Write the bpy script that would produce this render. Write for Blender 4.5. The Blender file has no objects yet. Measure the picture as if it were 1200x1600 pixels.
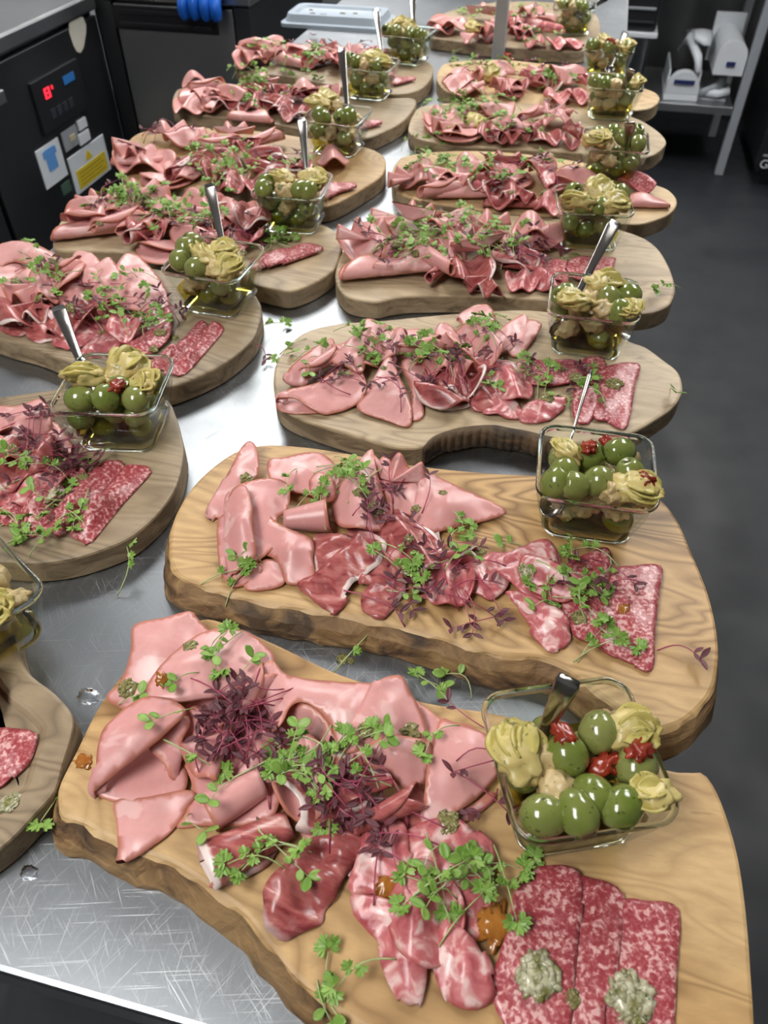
import bpy, bmesh, math, random
import numpy as np
from mathutils import Vector, Matrix, noise
from mathutils.geometry import delaunay_2d_cdt

scene = bpy.context.scene
C = scene.collection
PI = math.pi
rnd = random.Random(7)

# ---------------------------------------------------------------- camera
TZ = 0.90                      # table top height
CAMZ = 1.40
DX = np.array([7200, -1200, -1200.0]); DX /= np.linalg.norm(DX)     # world X seen in camera axes (right, up, forward)
DY = np.array([400, 1200, 1200.0]); DY /= np.linalg.norm(DY)
UP = np.array([0, math.sqrt(.5), -math.sqrt(.5)])
cam_d = bpy.data.cameras.new('camera'); cam = bpy.data.objects.new('camera', cam_d); C.objects.link(cam)
cam.matrix_world = Matrix(((DX[0], DX[1], -DX[2], 0), (DY[0], DY[1], -DY[2], 0), (UP[0], UP[1], -UP[2], CAMZ), (0, 0, 0, 1)))
cam_d.sensor_fit = 'VERTICAL'; cam_d.sensor_height = 32; cam_d.lens = 24; cam_d.clip_start = .02
cam_d.dof.use_dof = True; cam_d.dof.focus_distance = .62; cam_d.dof.aperture_fstop = 10.0
scene.camera = cam

# ---------------------------------------------------------------- world, exposure
wd = bpy.data.worlds.new('world'); scene.world = wd; wd.use_nodes = True
wd.node_tree.nodes['Background'].inputs[0].default_value = (.75, .85, 1, 1)
wd.node_tree.nodes['Background'].inputs[1].default_value = .25
scene.view_settings.view_transform = 'Standard'; scene.view_settings.look = 'None'
scene.view_settings.gamma = 1; scene.view_settings.use_curve_mapping = False
scene.view_settings.exposure = 0.68
PANEL_STRENGTH = 11.0
# ceiling panels: centre x, centre y, size x, size y
PANELS = [(-.75, -.55, .6, 1.2), (-1.15, 2.55, .6, 1.2), (-1.15, 4.1, .6, 1.2), (.75, 2.2, .6, 1.2), (.75, 4.1, .6, 1.2)]

# ---------------------------------------------------------------- pixel <-> world
def W(px, py, z):
    r = np.array([(px - 600) / 1200, -(py - 800) / 1200, 1.0])
    d = np.array([r @ DX, r @ DY, r @ UP]); t = (z - CAMZ) / d[2]
    return Vector((d[0] * t, d[1] * t, z))
def RAY(px, py):
    r = np.array([(px - 600) / 1200, -(py - 800) / 1200, 1.0])
    return Vector((r @ DX, r @ DY, r @ UP)).normalized()
def onplane(px, py, axis, val):
    d = RAY(px, py); o = Vector((0, 0, CAMZ)); return o + d * ((val - o[axis]) / d[axis])

# ---------------------------------------------------------------- materials
def M(name):
    m = bpy.data.materials.new(name); m.use_nodes = True
    nt = m.node_tree; return m, nt, nt.nodes['Principled BSDF']
def N(nt, kind, **kw):
    n = nt.nodes.new(kind)
    for k, v in kw.items():
        if k.startswith('i_'):
            key = k[2:]; n.inputs[int(key) if key.isdigit() else key.replace('_', ' ')].default_value = v
        else: setattr(n, k, v)
    return n
def ramp(nt, fac, stops, interp='LINEAR'):
    n = nt.nodes.new('ShaderNodeValToRGB'); n.color_ramp.interpolation = interp
    e = n.color_ramp.elements
    while len(e) < len(stops): e.new(.5)
    for el, (p, c) in zip(e, stops):
        el.position = p; el.color = (c if len(c) == 4 else (*c, 1)) if not isinstance(c, (int, float)) else (c, c, c, 1)
    nt.links.new(fac, n.inputs[0]); return n.outputs[0]
def mix(nt, fac, a, b, mode='MIX'):
    n = nt.nodes.new('ShaderNodeMix'); n.data_type = 'RGBA'; n.blend_type = mode
    for sock, v in ((n.inputs[0], fac), (n.inputs[6], a), (n.inputs[7], b)):
        if hasattr(v, 'is_linked'): nt.links.new(v, sock)
        elif isinstance(v, (int, float)): sock.default_value = v if sock == n.inputs[0] else (v, v, v, 1)
        else: sock.default_value = (*v, 1) if len(v) == 3 else v
    return n.outputs[2]
def math_(nt, op, a, b=None):
    n = nt.nodes.new('ShaderNodeMath'); n.operation = op
    for i, v in ((0, a), (1, b)):
        if v is None: continue
        if hasattr(v, 'is_linked'): nt.links.new(v, n.inputs[i])
        else: n.inputs[i].default_value = v
    return n.outputs[0]
def bump(nt, bs, h, strength=.3, dist=.001):
    n = N(nt, 'ShaderNodeBump', i_Strength=strength, i_Distance=dist); nt.links.new(h, n.inputs['Height']); nt.links.new(n.outputs[0], bs.inputs['Normal'])
def coords(nt, scale=(1, 1, 1), rnd_off=True, kind='Object'):
    tc = N(nt, 'ShaderNodeTexCoord'); mp = N(nt, 'ShaderNodeMapping'); mp.inputs['Scale'].default_value = scale
    nt.links.new(tc.outputs[kind], mp.inputs[0])
    if rnd_off:
        oi = N(nt, 'ShaderNodeObjectInfo'); mu = math_(nt, 'MULTIPLY', oi.outputs['Random'], 37.0)
        cb = N(nt, 'ShaderNodeCombineXYZ'); nt.links.new(mu, cb.inputs[0]); nt.links.new(mu, cb.inputs[1])
        ad = N(nt, 'ShaderNodeVectorMath', operation='ADD'); nt.links.new(mp.outputs[0], ad.inputs[0]); nt.links.new(cb.outputs[0], ad.inputs[1])
        return ad.outputs[0]
    return mp.outputs[0]
def tex(nt, vec, kind='Noise', scale=5, **kw):
    n = N(nt, 'ShaderNodeTex' + kind, **kw); n.inputs['Scale'].default_value = scale
    nt.links.new(vec, n.inputs['Vector']); return n
def attr(nt, name):
    return N(nt, 'ShaderNodeAttribute', attribute_name=name).outputs['Fac']
def simple(name, col, rough=.5, metal=0, **kw):
    m, nt, b = M(name); b.inputs['Base Color'].default_value = (*col, 1); b.inputs['Roughness'].default_value = rough; b.inputs['Metallic'].default_value = metal
    for k, v in kw.items():
        key = k.replace('_', ' '); b.inputs[key].default_value = (*v, 1) if isinstance(v, tuple) else v
    v = coords(nt); n = tex(nt, v, 'Noise', 30, i_Detail=3.0)
    c = mix(nt, ramp(nt, n.outputs[0], [(.3, .0), (.7, .18)]), col, tuple(x * .75 for x in col)); nt.links.new(c, b.inputs['Base Color'])
    return m

def meat_common(nt, b, rough=.3, sss=.06):
    b.inputs['Roughness'].default_value = rough; b.inputs['Specular IOR Level'].default_value = .5
    b.inputs['Subsurface Weight'].default_value = sss; b.inputs['Subsurface Radius'].default_value = (1, .4, .3); b.inputs['Subsurface Scale'].default_value = .003
def mat_mortadella():
    m, nt, b = M('mortadella'); v = coords(nt)
    n1 = tex(nt, v, 'Noise', 42, i_Detail=3.0, i_Roughness=.5, i_Distortion=.6)
    n2 = tex(nt, v, 'Noise', 190, i_Detail=3.0)
    vo = tex(nt, v, 'Voronoi', 45, i_Randomness=1.0)
    base = mix(nt, ramp(nt, n2.outputs[0], [(.35, 0.0), (.7, .35)]), (.71, .365, .345), (.62, .27, .255))
    oi = N(nt, 'ShaderNodeObjectInfo')
    base = mix(nt, math_(nt, 'MULTIPLY', oi.outputs['Random'], .5), base, (.58, .235, .225))
    fat = mix(nt, ramp(nt, n1.outputs[0], [(.59, 0.0), (.645, .5)]), base, (.82, .57, .54))
    sp = ramp(nt, vo.outputs['Distance'], [(.0, 1.0), (.1, 0.0)], 'CONSTANT')
    fat = mix(nt, math_(nt, 'MULTIPLY', sp, .0), fat, (.2, .1, .08))
    rim = ramp(nt, attr(nt, 'rim'), [(.2, 0.0), (.75, .85)])
    c = mix(nt, rim, fat, (.55, .19, .12)); nt.links.new(c, b.inputs['Base Color'])
    meat_common(nt, b, .33); bump(nt, b, n2.outputs[0], .15, .0008); return m
def mat_prosciutto():
    m, nt, b = M('prosciutto'); v = coords(nt, (1, 2.6, 1))
    n1 = tex(nt, v, 'Noise', 28, i_Detail=4.0, i_Distortion=1.4); n2 = tex(nt, v, 'Noise', 110, i_Detail=3.0, i_Distortion=.6)
    c = ramp(nt, n1.outputs[0], [(.30, (.20, .03, .034)), (.48, (.34, .075, .072)), (.61, (.47, .15, .135)), (.71, (.70, .42, .38))])
    c = mix(nt, ramp(nt, n2.outputs[0], [(.4, 0.0), (.75, .3)]), c, (.58, .24, .21))
    fm = tex(nt, coords(nt), 'Noise', 13, i_Detail=1.0); wob = tex(nt, v, 'Noise', 45, i_Detail=2.0)
    rim = ramp(nt, math_(nt, 'ADD', attr(nt, 'rim'), math_(nt, 'MULTIPLY', math_(nt, 'SUBTRACT', wob.outputs[0], .5), .9)), [(.25, 0.0), (.45, 1.0)])
    rim = math_(nt, 'MULTIPLY', rim, ramp(nt, fm.outputs[0], [(.46, 0.0), (.53, 1.0)])); c = mix(nt, rim, c, (.84, .69, .64))
    nt.links.new(c, b.inputs['Base Color']); meat_common(nt, b, .26); bump(nt, b, n2.outputs[0], .25, .001); return m
def mat_coppa():
    m, nt, b = M('coppa'); v = coords(nt)
    n1 = tex(nt, v, 'Noise', 95, i_Detail=2.5, i_Distortion=.8); n2 = tex(nt, v, 'Noise', 210, i_Detail=3.0)
    c = ramp(nt, n1.outputs[0], [(.35, (.42, .085, .10)), (.5, (.56, .16, .165)), (.56, (.68, .33, .315)), (.64, (.80, .56, .53))])
    c = mix(nt, ramp(nt, n2.outputs[0], [(.4, 0.0), (.8, .4)]), c, (.66, .28, .27)); rim = ramp(nt, attr(nt, 'rim'), [(.3, 0.0), (1, .7)]); c = mix(nt, rim, c, (.5, .10, .10))
    nt.links.new(c, b.inputs['Base Color']); meat_common(nt, b, .28); bump(nt, b, n2.outputs[0], .25, .001); return m
def mat_salami():
    m, nt, b = M('salami'); v = coords(nt)
    vo = tex(nt, v, 'Voronoi', 420, i_Randomness=1.0); n1 = tex(nt, v, 'Noise', 330, i_Detail=2.0, i_Distortion=.35); n2 = tex(nt, v, 'Noise', 70, i_Detail=1.0)
    f = math_(nt, 'ADD', n1.outputs[0], math_(nt, 'MULTIPLY', math_(nt, 'SUBTRACT', n2.outputs[0], .5), .35))
    c = ramp(nt, f, [(.38, (.33, .045, .055)), (.485, (.40, .08, .09)), (.55, (.53, .175, .175)), (.63, (.72, .41, .39))])
    c = mix(nt, ramp(nt, vo.outputs['Distance'], [(.1, .3), (.5, 0.0)]), c, (.72, .36, .36))
    rim = ramp(nt, attr(nt, 'rim'), [(.4, 0.0), (1, .8)]); c = mix(nt, rim, c, (.42, .05, .07))
    nt.links.new(c, b.inputs['Base Color']); meat_common(nt, b, .32); bump(nt, b, n1.outputs[0], .3, .001); return m
def mat_wood(name, light, mid, dark, vein=.5, seed=0., rough=.5, sc=1.0):
    m, nt, b = M(name)
    tc = N(nt, 'ShaderNodeTexCoord'); mp = N(nt, 'ShaderNodeMapping'); mp.inputs['Scale'].default_value = (1.0 * sc, 3.2 * sc, 2 * sc); mp.inputs['Location'].default_value = (seed, seed * 1.7, seed * .3)
    nt.links.new(tc.outputs['Object'], mp.inputs[0]); v = mp.outputs[0]
    n0 = tex(nt, v, 'Noise', 4.0, i_Detail=2.0, i_Roughness=.5, i_Distortion=.8)
    sc_ = math_(nt, 'MULTIPLY', n0.outputs[0], 15.0); fr = math_(nt, 'FRACT', sc_)
    tri = math_(nt, 'ABSOLUTE', math_(nt, 'SUBTRACT', fr, .5))
    fine = tex(nt, v, 'Noise', 60, i_Detail=4.0, i_Roughness=.6)
    big = tex(nt, v, 'Noise', 2.2, i_Detail=1.0)
    c = ramp(nt, big.outputs[0], [(.3, light), (.7, mid)])
    ln = math_(nt, 'MULTIPLY', ramp(nt, tri, [(.0, 1.0), (.14, .55), (.40, 0.0)]), ramp(nt, big.outputs[0], [(.38, .3), (.6, 1.0)]))
    c = mix(nt, math_(nt, 'MULTIPLY', ln, vein), c, dark)
    c = mix(nt, ramp(nt, fine.outputs[0], [(.35, .28), (.65, 0.0)]), c, tuple(x * .6 for x in mid))
    kn = tex(nt, v, 'Noise', 7, i_Detail=5.0, i_Distortion=2.0); c = mix(nt, ramp(nt, kn.outputs[0], [(.63, 0.0), (.70, .75 * vein)]), c, dark)
    nt.links.new(c, b.inputs['Base Color']); b.inputs['Roughness'].default_value = rough; bump(nt, b, fine.outputs[0], .15, .0008); return m
def mat_bark(name, a, bcol, d):
    m, nt, b = M(name); v = coords(nt, (1, 1, 2.5), True)
    n = tex(nt, v, 'Noise', 26, i_Detail=5.0, i_Roughness=.65, i_Distortion=1.0); n2 = tex(nt, v, 'Noise', 9, i_Detail=2.0)
    c = ramp(nt, n.outputs[0], [(.34, d), (.5, bcol), (.68, a)]); c = mix(nt, ramp(nt, n2.outputs[0], [(.52, 0.0), (.68, .6)]), c, a)
    n3 = tex(nt, v, 'Noise', 11, i_Detail=4.0, i_Distortion=1.5); c = mix(nt, ramp(nt, n3.outputs[0], [(.56, 0.0), (.66, .85)]), c, d)
    nt.links.new(c, b.inputs['Base Color']); b.inputs['Roughness'].default_value = .7; bump(nt, b, n.outputs[0], .7, .003); return m
def mat_steel(name, col=(.62, .63, .64), r0=.2, r1=.42, scratch=True, metal=1.0, scale=1.0):
    m, nt, b = M(name); v = coords(nt, (1, 1, 1), False)
    n = tex(nt, v, 'Noise', 3.5 * scale, i_Detail=3.0)
    rough = ramp(nt, n.outputs[0], [(.3, r0), (.7, r1)])
    c = mix(nt, ramp(nt, n.outputs[0], [(.35, 0.0), (.7, .25)]), col, tuple(x * .75 for x in col))
    if scratch:
        acc = None
        for k, (ang, sx, sy) in enumerate(((.5, 900, 7), (-.7, 700, 9), (1.3, 800, 6), (-.1, 1000, 8), (2.2, 600, 10))):
            vr = N(nt, 'ShaderNodeVectorRotate', rotation_type='Z_AXIS'); vr.inputs['Angle'].default_value = ang; nt.links.new(v, vr.inputs['Vector'])
            mp = N(nt, 'ShaderNodeMapping'); mp.inputs['Scale'].default_value = (sx * 1.7, sy * 2.4, 1); nt.links.new(vr.outputs[0], mp.inputs[0])
            t = tex(nt, mp.outputs[0], 'Noise', 1.0, i_Detail=1.0, i_Distortion=.15)
            s = ramp(nt, t.outputs[0], [(.66, 0.0), (.74, 1.0)])
            acc = s if acc is None else math_(nt, 'MAXIMUM', acc, s)
        msk = tex(nt, v, 'Noise', 6, i_Detail=2.0); acc = math_(nt, 'MULTIPLY', acc, ramp(nt, msk.outputs[0], [(.35, .15), (.6, 1.0)]))
        c = mix(nt, math_(nt, 'MULTIPLY', acc, .55), c, (.85, .87, .89)); rough = math_(nt, 'ADD', rough, math_(nt, 'MULTIPLY', acc, .25))
        bump(nt, b, acc, .12, .0004)
    nt.links.new(c, b.inputs['Base Color']); nt.links.new(rough, b.inputs['Roughness']); b.inputs['Metallic'].default_value = metal; return m
def mat_olive():
    m, nt, b = M('olive_skin'); v = coords(nt); oi = N(nt, 'ShaderNodeObjectInfo')
    n = tex(nt, v, 'Noise', 60, i_Detail=3.0); sp = tex(nt, v, 'Noise', 330, i_Detail=2.0, i_Distortion=.5)
    base = ramp(nt, oi.outputs['Random'], [(0, (.115, .165, .022)), (.5, (.16, .20, .035)), (1, (.20, .22, .06))])
    c = mix(nt, ramp(nt, n.outputs[0], [(.35, 0.0), (.7, .5)]), base, (.26, .27, .09)); c = mix(nt, ramp(nt, sp.outputs[0], [(.66, 0.0), (.70, .8)]), c, (.03, .05, .01))
    c = mix(nt, attr(nt, 'rim'), c, (.05, .05, .015))
    nt.links.new(c, b.inputs['Base Color']); b.inputs['Roughness'].default_value = .16; b.inputs['Specular IOR Level'].default_value = .6; b.inputs['Coat Weight'].default_value = .4
    return m
def mat_specked(name, col, col2, speck, rough=.35, sc=50, s2=260):
    m, nt, b = M(name); v = coords(nt); n = tex(nt, v, 'Noise', sc, i_Detail=3.0); sp = tex(nt, v, 'Noise', s2, i_Detail=2.0)
    c = mix(nt, ramp(nt, n.outputs[0], [(.35, 0.0), (.65, 1.0)]), col, col2); c = mix(nt, ramp(nt, sp.outputs[0], [(.63, 0.0), (.69, .85)]), c, speck)
    nt.links.new(c, b.inputs['Base Color']); b.inputs['Roughness'].default_value = rough; b.inputs['Subsurface Weight'].default_value = .1; b.inputs['Subsurface Scale'].default_value = .004; bump(nt, b, n.outputs[0], .3, .001); return m
def mat_leaf(name, col, col2, rough=.45):
    m, nt, b = M(name); v = coords(nt); oi = N(nt, 'ShaderNodeObjectInfo'); n = tex(nt, v, 'Noise', 120, i_Detail=2.0)
    c = mix(nt, oi.outputs['Random'], col, col2); c = mix(nt, ramp(nt, n.outputs[0], [(.35, .0), (.7, .4)]), c, tuple(x * .55 for x in col))
    nt.links.new(c, b.inputs['Base Color']); b.inputs['Roughness'].default_value = rough; return m
def mat_glass(name, col=(.93, .98, .965), rough=.0, ior=1.45):
    m, nt, b = M(name); b.inputs['Base Color'].default_value = (*col, 1); b.inputs['Transmission Weight'].default_value = 1; b.inputs['Roughness'].default_value = rough; b.inputs['IOR'].default_value = ior
    return m
def mat_clear(name, tint, refl=.35):
    """thin clear wall: lets light straight through and reflects more at grazing angles"""
    m, nt, b = M(name); nt.nodes.remove(b); out = nt.nodes['Material Output']
    tr = N(nt, 'ShaderNodeBsdfTransparent'); tr.inputs[0].default_value = (*tint, 1); gl = N(nt, 'ShaderNodeBsdfGlossy'); gl.inputs['Roughness'].default_value = .02
    lw = N(nt, 'ShaderNodeLayerWeight'); lw.inputs[0].default_value = .5; f = math_(nt, 'ADD', math_(nt, 'MULTIPLY', math_(nt, 'POWER', lw.outputs['Facing'], 3.5), refl), .035)
    m1 = N(nt, 'ShaderNodeMixShader'); nt.links.new(f, m1.inputs[0]); nt.links.new(tr.outputs[0], m1.inputs[1]); nt.links.new(gl.outputs[0], m1.inputs[2]); nt.links.new(m1.outputs[0], out.inputs[0]); return m
def mat_emit(name, col, s):
    m, nt, b = M(name); b.inputs['Base Color'].default_value = (0, 0, 0, 1); b.inputs['Emission Color'].default_value = (*col, 1); b.inputs['Emission Strength'].default_value = s; return m

MORT, PROS, COPP, SALA = mat_mortadella(), mat_prosciutto(), mat_coppa(), mat_salami()
MEAT = {'m': MORT, 'p': PROS, 'c': COPP, 's': SALA}
MNAME = {'m': 'mortadella_slice', 'p': 'prosciutto_slice', 'c': 'coppa_slice', 's': 'salami_slice'}
MLAB = {'m': 'pink mortadella slice', 'p': 'dark red prosciutto slice', 'c': 'marbled coppa slice', 's': 'speckled red salami slice'}
STEEL = mat_steel('scratched_steel', (.335, .355, .375), .30, .44)
STEEL2 = mat_steel('plain_steel', (.55, .56, .57), .25, .4, False)
DKSTEEL = mat_steel('dark_steel', (.13, .135, .145), .35, .5, False)
CUTLERY = mat_steel('cutlery_steel', (.36, .34, .32), .14, .24, False)
GLASS = mat_clear('dish_glass', (.955, .975, .965)); GLASSR = mat_glass('dish_rim_glass', (.66, .80, .75))
OIL = mat_clear('olive_oil', (.88, .80, .30), .25)
OLIVE = mat_olive()
ARTI = mat_specked('artichoke_flesh', (.64, .53, .21), (.50, .39, .14), (.12, .13, .03))
ARTIL = mat_specked('artichoke_leaf', (.58, .49, .15), (.42, .36, .10), (.13, .13, .03))
GARLIC = mat_specked('pale_artichoke', (.62, .47, .24), (.48, .36, .17), (.14, .13, .04))
TOMATO = mat_specked('dried_tomato', (.34, .04, .015), (.20, .018, .010), (.08, .015, .01), .22)
PESTO = mat_specked('pesto', (.17, .155, .045), (.33, .29, .13), (.04, .06, .012), .15, 260, 420)
RELISH = mat_specked('onion_relish', (.60, .56, .40), (.20, .19, .06), (.06, .09, .015), .10, 200, 330)
JELLY = mat_specked('amber_jelly', (.42, .17, .03), (.30, .10, .02), (.16, .05, .01), .12)
GLEAF = mat_leaf('green_leaf', (.17, .33, .045), (.29, .45, .10)); GSTEM = mat_leaf('green_stem', (.42, .55, .20), (.50, .58, .30))
RLEAF = mat_leaf('red_leaf', (.085, .018, .026), (.16, .035, .05), .5); RSTEM = mat_leaf('red_stem', (.34, .035, .09), (.48, .10, .17))
BLACK = simple('black_plastic', (.012, .013, .016), .4); WHITEP = simple('white_plastic', (.66, .69, .73), .35); GREYP = simple('grey_plastic', (.30, .32, .35), .4)
NAVY = simple('navy_print', (.02, .03, .12), .4); YELLOW = simple('yellow_print', (.62, .47, .02), .5); PAPER = simple('white_paper', (.62, .66, .70), .5); BLUEP = simple('blue_print', (.10, .28, .62), .5)
GLOVE = simple('blue_nitrile', (.01, .13, .62), .35); SLEEVE = simple('dark_sleeve', (.02, .022, .03), .8)

# ---------------------------------------------------------------- mesh helpers
def link(name, mesh, parent=None, loc=None):
    o = bpy.data.objects.new(name, mesh); C.objects.link(o)
    if parent: o.parent = parent
    if loc is not None: o.location = loc
    return o
def tag(o, label, cat, group=None, kind=None):
    if label: o['label'] = label
    if cat: o['category'] = cat
    if group: o['group'] = group
    if kind: o['kind'] = kind
    return o
def struct(o, label=None, cat=None):
    o['kind'] = 'structure'
    if label: o['label'] = label
    if cat: o['category'] = cat
    return o
def mesh(name, verts, faces, mats, smooth=True, rim=None, midx=None):
    me = bpy.data.meshes.new(name); me.from_pydata([tuple(v) for v in verts], [], faces)
    for m in (mats if isinstance(mats, (list, tuple)) else [mats]): me.materials.append(m)
    if smooth: me.polygons.foreach_set('use_smooth', [True] * len(me.polygons))
    if midx is not None: me.polygons.foreach_set('material_index', midx)
    if rim is not None:
        a = me.attributes.new('rim', 'FLOAT', 'POINT'); a.data.foreach_set('value', [float(x) for x in rim])
    me.update(); return me
def recenter(me, base_z=None):
    co = np.empty(len(me.vertices) * 3); me.vertices.foreach_get('co', co); co = co.reshape(-1, 3)
    c = (co.min(0) + co.max(0)) / 2; c[2] = co[:, 2].min() if base_z is None else base_z
    me.vertices.foreach_set('co', (co - c).ravel()); me.update(); return Vector(c)
def box(name, x0, x1, y0, y1, z0, z1, mat, parent=None, bev=0.0, smooth=False):
    bm = bmesh.new(); bmesh.ops.create_cube(bm, size=1)
    c = Vector(((x0 + x1) / 2, (y0 + y1) / 2, z0))
    for v in bm.verts: v.co = Vector((v.co.x * (x1 - x0), v.co.y * (y1 - y0), (v.co.z + .5) * (z1 - z0)))
    if bev: bmesh.ops.bevel(bm, geom=list(bm.edges), offset=bev, segments=2, affect='EDGES', profile=.5)
    me = bpy.data.meshes.new(name); bm.to_mesh(me); bm.free(); me.materials.append(mat)
    o = link(name, me); o.location = c
    if parent: o.parent = parent; o.matrix_parent_inverse = parent.matrix_basis.inverted()
    return o
def empty(name, loc=(0, 0, 0), rz=0):
    o = bpy.data.objects.new(name, None); C.objects.link(o); o.location = loc; o.rotation_euler = (0, 0, rz); o.empty_display_size = .02; return o
def keep(o, parent):
    o.parent = parent; o.matrix_parent_inverse = parent.matrix_basis.inverted(); return o
def tube(pts, radii, seg=6, cap=True):
    vs, fs = [], []; n = len(pts); pts = [Vector(p) for p in pts]
    for i, p in enumerate(pts):
        d = (pts[min(i + 1, n - 1)] - pts[max(i - 1, 0)]).normalized()
        a = d.cross(Vector((0, 0, 1)));  a = a if a.length > .1 else d.cross(Vector((1, 0, 0))); a.normalize(); b = a.cross(d)
        r = radii[i] if hasattr(radii, '__len__') else radii
        for k in range(seg): t = 2 * PI * k / seg; vs.append(p + (a * math.cos(t) + b * math.sin(t)) * r)
    for i in range(n - 1):
        for k in range(seg): fs.append((i * seg + k, i * seg + (k + 1) % seg, (i + 1) * seg + (k + 1) % seg, (i + 1) * seg + k))
    if cap: fs.append(tuple(range(seg))[::-1]); fs.append(tuple((n - 1) * seg + k for k in range(seg)))
    return vs, fs
def catmull(pts, step, closed=True):
    P = [np.array(p, float) for p in pts]; n = len(P); out = []; tags = []
    rng = n if closed else n - 1
    for i in range(rng):
        g = (lambda k: P[k % n]) if closed else (lambda k: P[max(0, min(n - 1, k))])
        p0, p1, p2, p3 = g(i - 1), g(i), g(i + 1), g(i + 2)
        m = max(1, int(np.linalg.norm(p2 - p1) / step + .5))
        for j in range(m):
            t = j / m
            out.append(.5 * (2 * p1 + (p2 - p0) * t + (2 * p0 - 5 * p1 + 4 * p2 - p3) * t * t + (3 * p1 - p0 - 3 * p2 + p3) * t ** 3)); tags.append(i)
    if not closed: out.append(P[-1]); tags.append(n - 1)
    return np.array(out), tags
def thicken(verts, faces, th, rim):
    """verts (n,3), triangles or quads, open sheet -> closed thin solid"""
    bm = bmesh.new(); vs = [bm.verts.new(v) for v in verts]
    for f in faces:
        try: bm.faces.new([vs[i] for i in f])
        except ValueError: pass
    bmesh.ops.recalc_face_normals(bm, faces=bm.faces); bm.normal_update()
    up = sum(f.normal.z * f.calc_area() for f in bm.faces)
    s = -1 if up > 0 else 1
    n = len(verts); nv = [v.co + v.normal * th * s for v in vs]
    fo = [[v.index for v in f.verts] for f in bm.faces]
    bm.verts.index_update(); fo = [[v.index for v in f.verts] for f in bm.faces]
    be = [(e.verts[0].index, e.verts[1].index, e.link_faces[0]) for e in bm.edges if len(e.link_faces) == 1]
    faces2 = list(map(tuple, fo)) + [tuple(i + n for i in reversed(f)) for f in fo]
    for a, b_, f in be:
        il = [v.index for v in f.verts]; k = il.index(a)
        if il[(k + 1) % len(il)] == b_: a, b_ = b_, a
        faces2.append((a, b_, b_ + n, a + n))
    out = [tuple(v.co) for v in vs] + [tuple(v) for v in nv]; bm.free()
    return out, faces2, list(rim) + list(rim)
def tps(px, pz, lam=1e-6):
    n = len(px); d = np.linalg.norm(px[:, None] - px[None], axis=2); K = np.where(d > 0, d * d * np.log(d + 1e-12), 0) + lam * np.eye(n)
    Pm = np.c_[np.ones(n), px]; A = np.zeros((n + 3, n + 3)); A[:n, :n] = K; A[:n, n:] = Pm; A[n:, :n] = Pm.T
    s = np.linalg.lstsq(A, np.r_[pz, 0, 0, 0], rcond=None)[0]
    def f(q):
        q = np.atleast_2d(q); d = np.linalg.norm(q[:, None] - px[None], axis=2); K = np.where(d > 0, d * d * np.log(d + 1e-12), 0)
        return K @ s[:n] + s[n] + q @ s[n + 1:]
    return f
def inside(poly, q):
    x, y = q; c = False; n = len(poly); j = n - 1
    for i in range(n):
        if (poly[i][1] > y) != (poly[j][1] > y) and x < (poly[j][0] - poly[i][0]) * (y - poly[i][1]) / (poly[j][1] - poly[i][1]) + poly[i][0]: c = not c
        j = i
    return c
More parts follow.
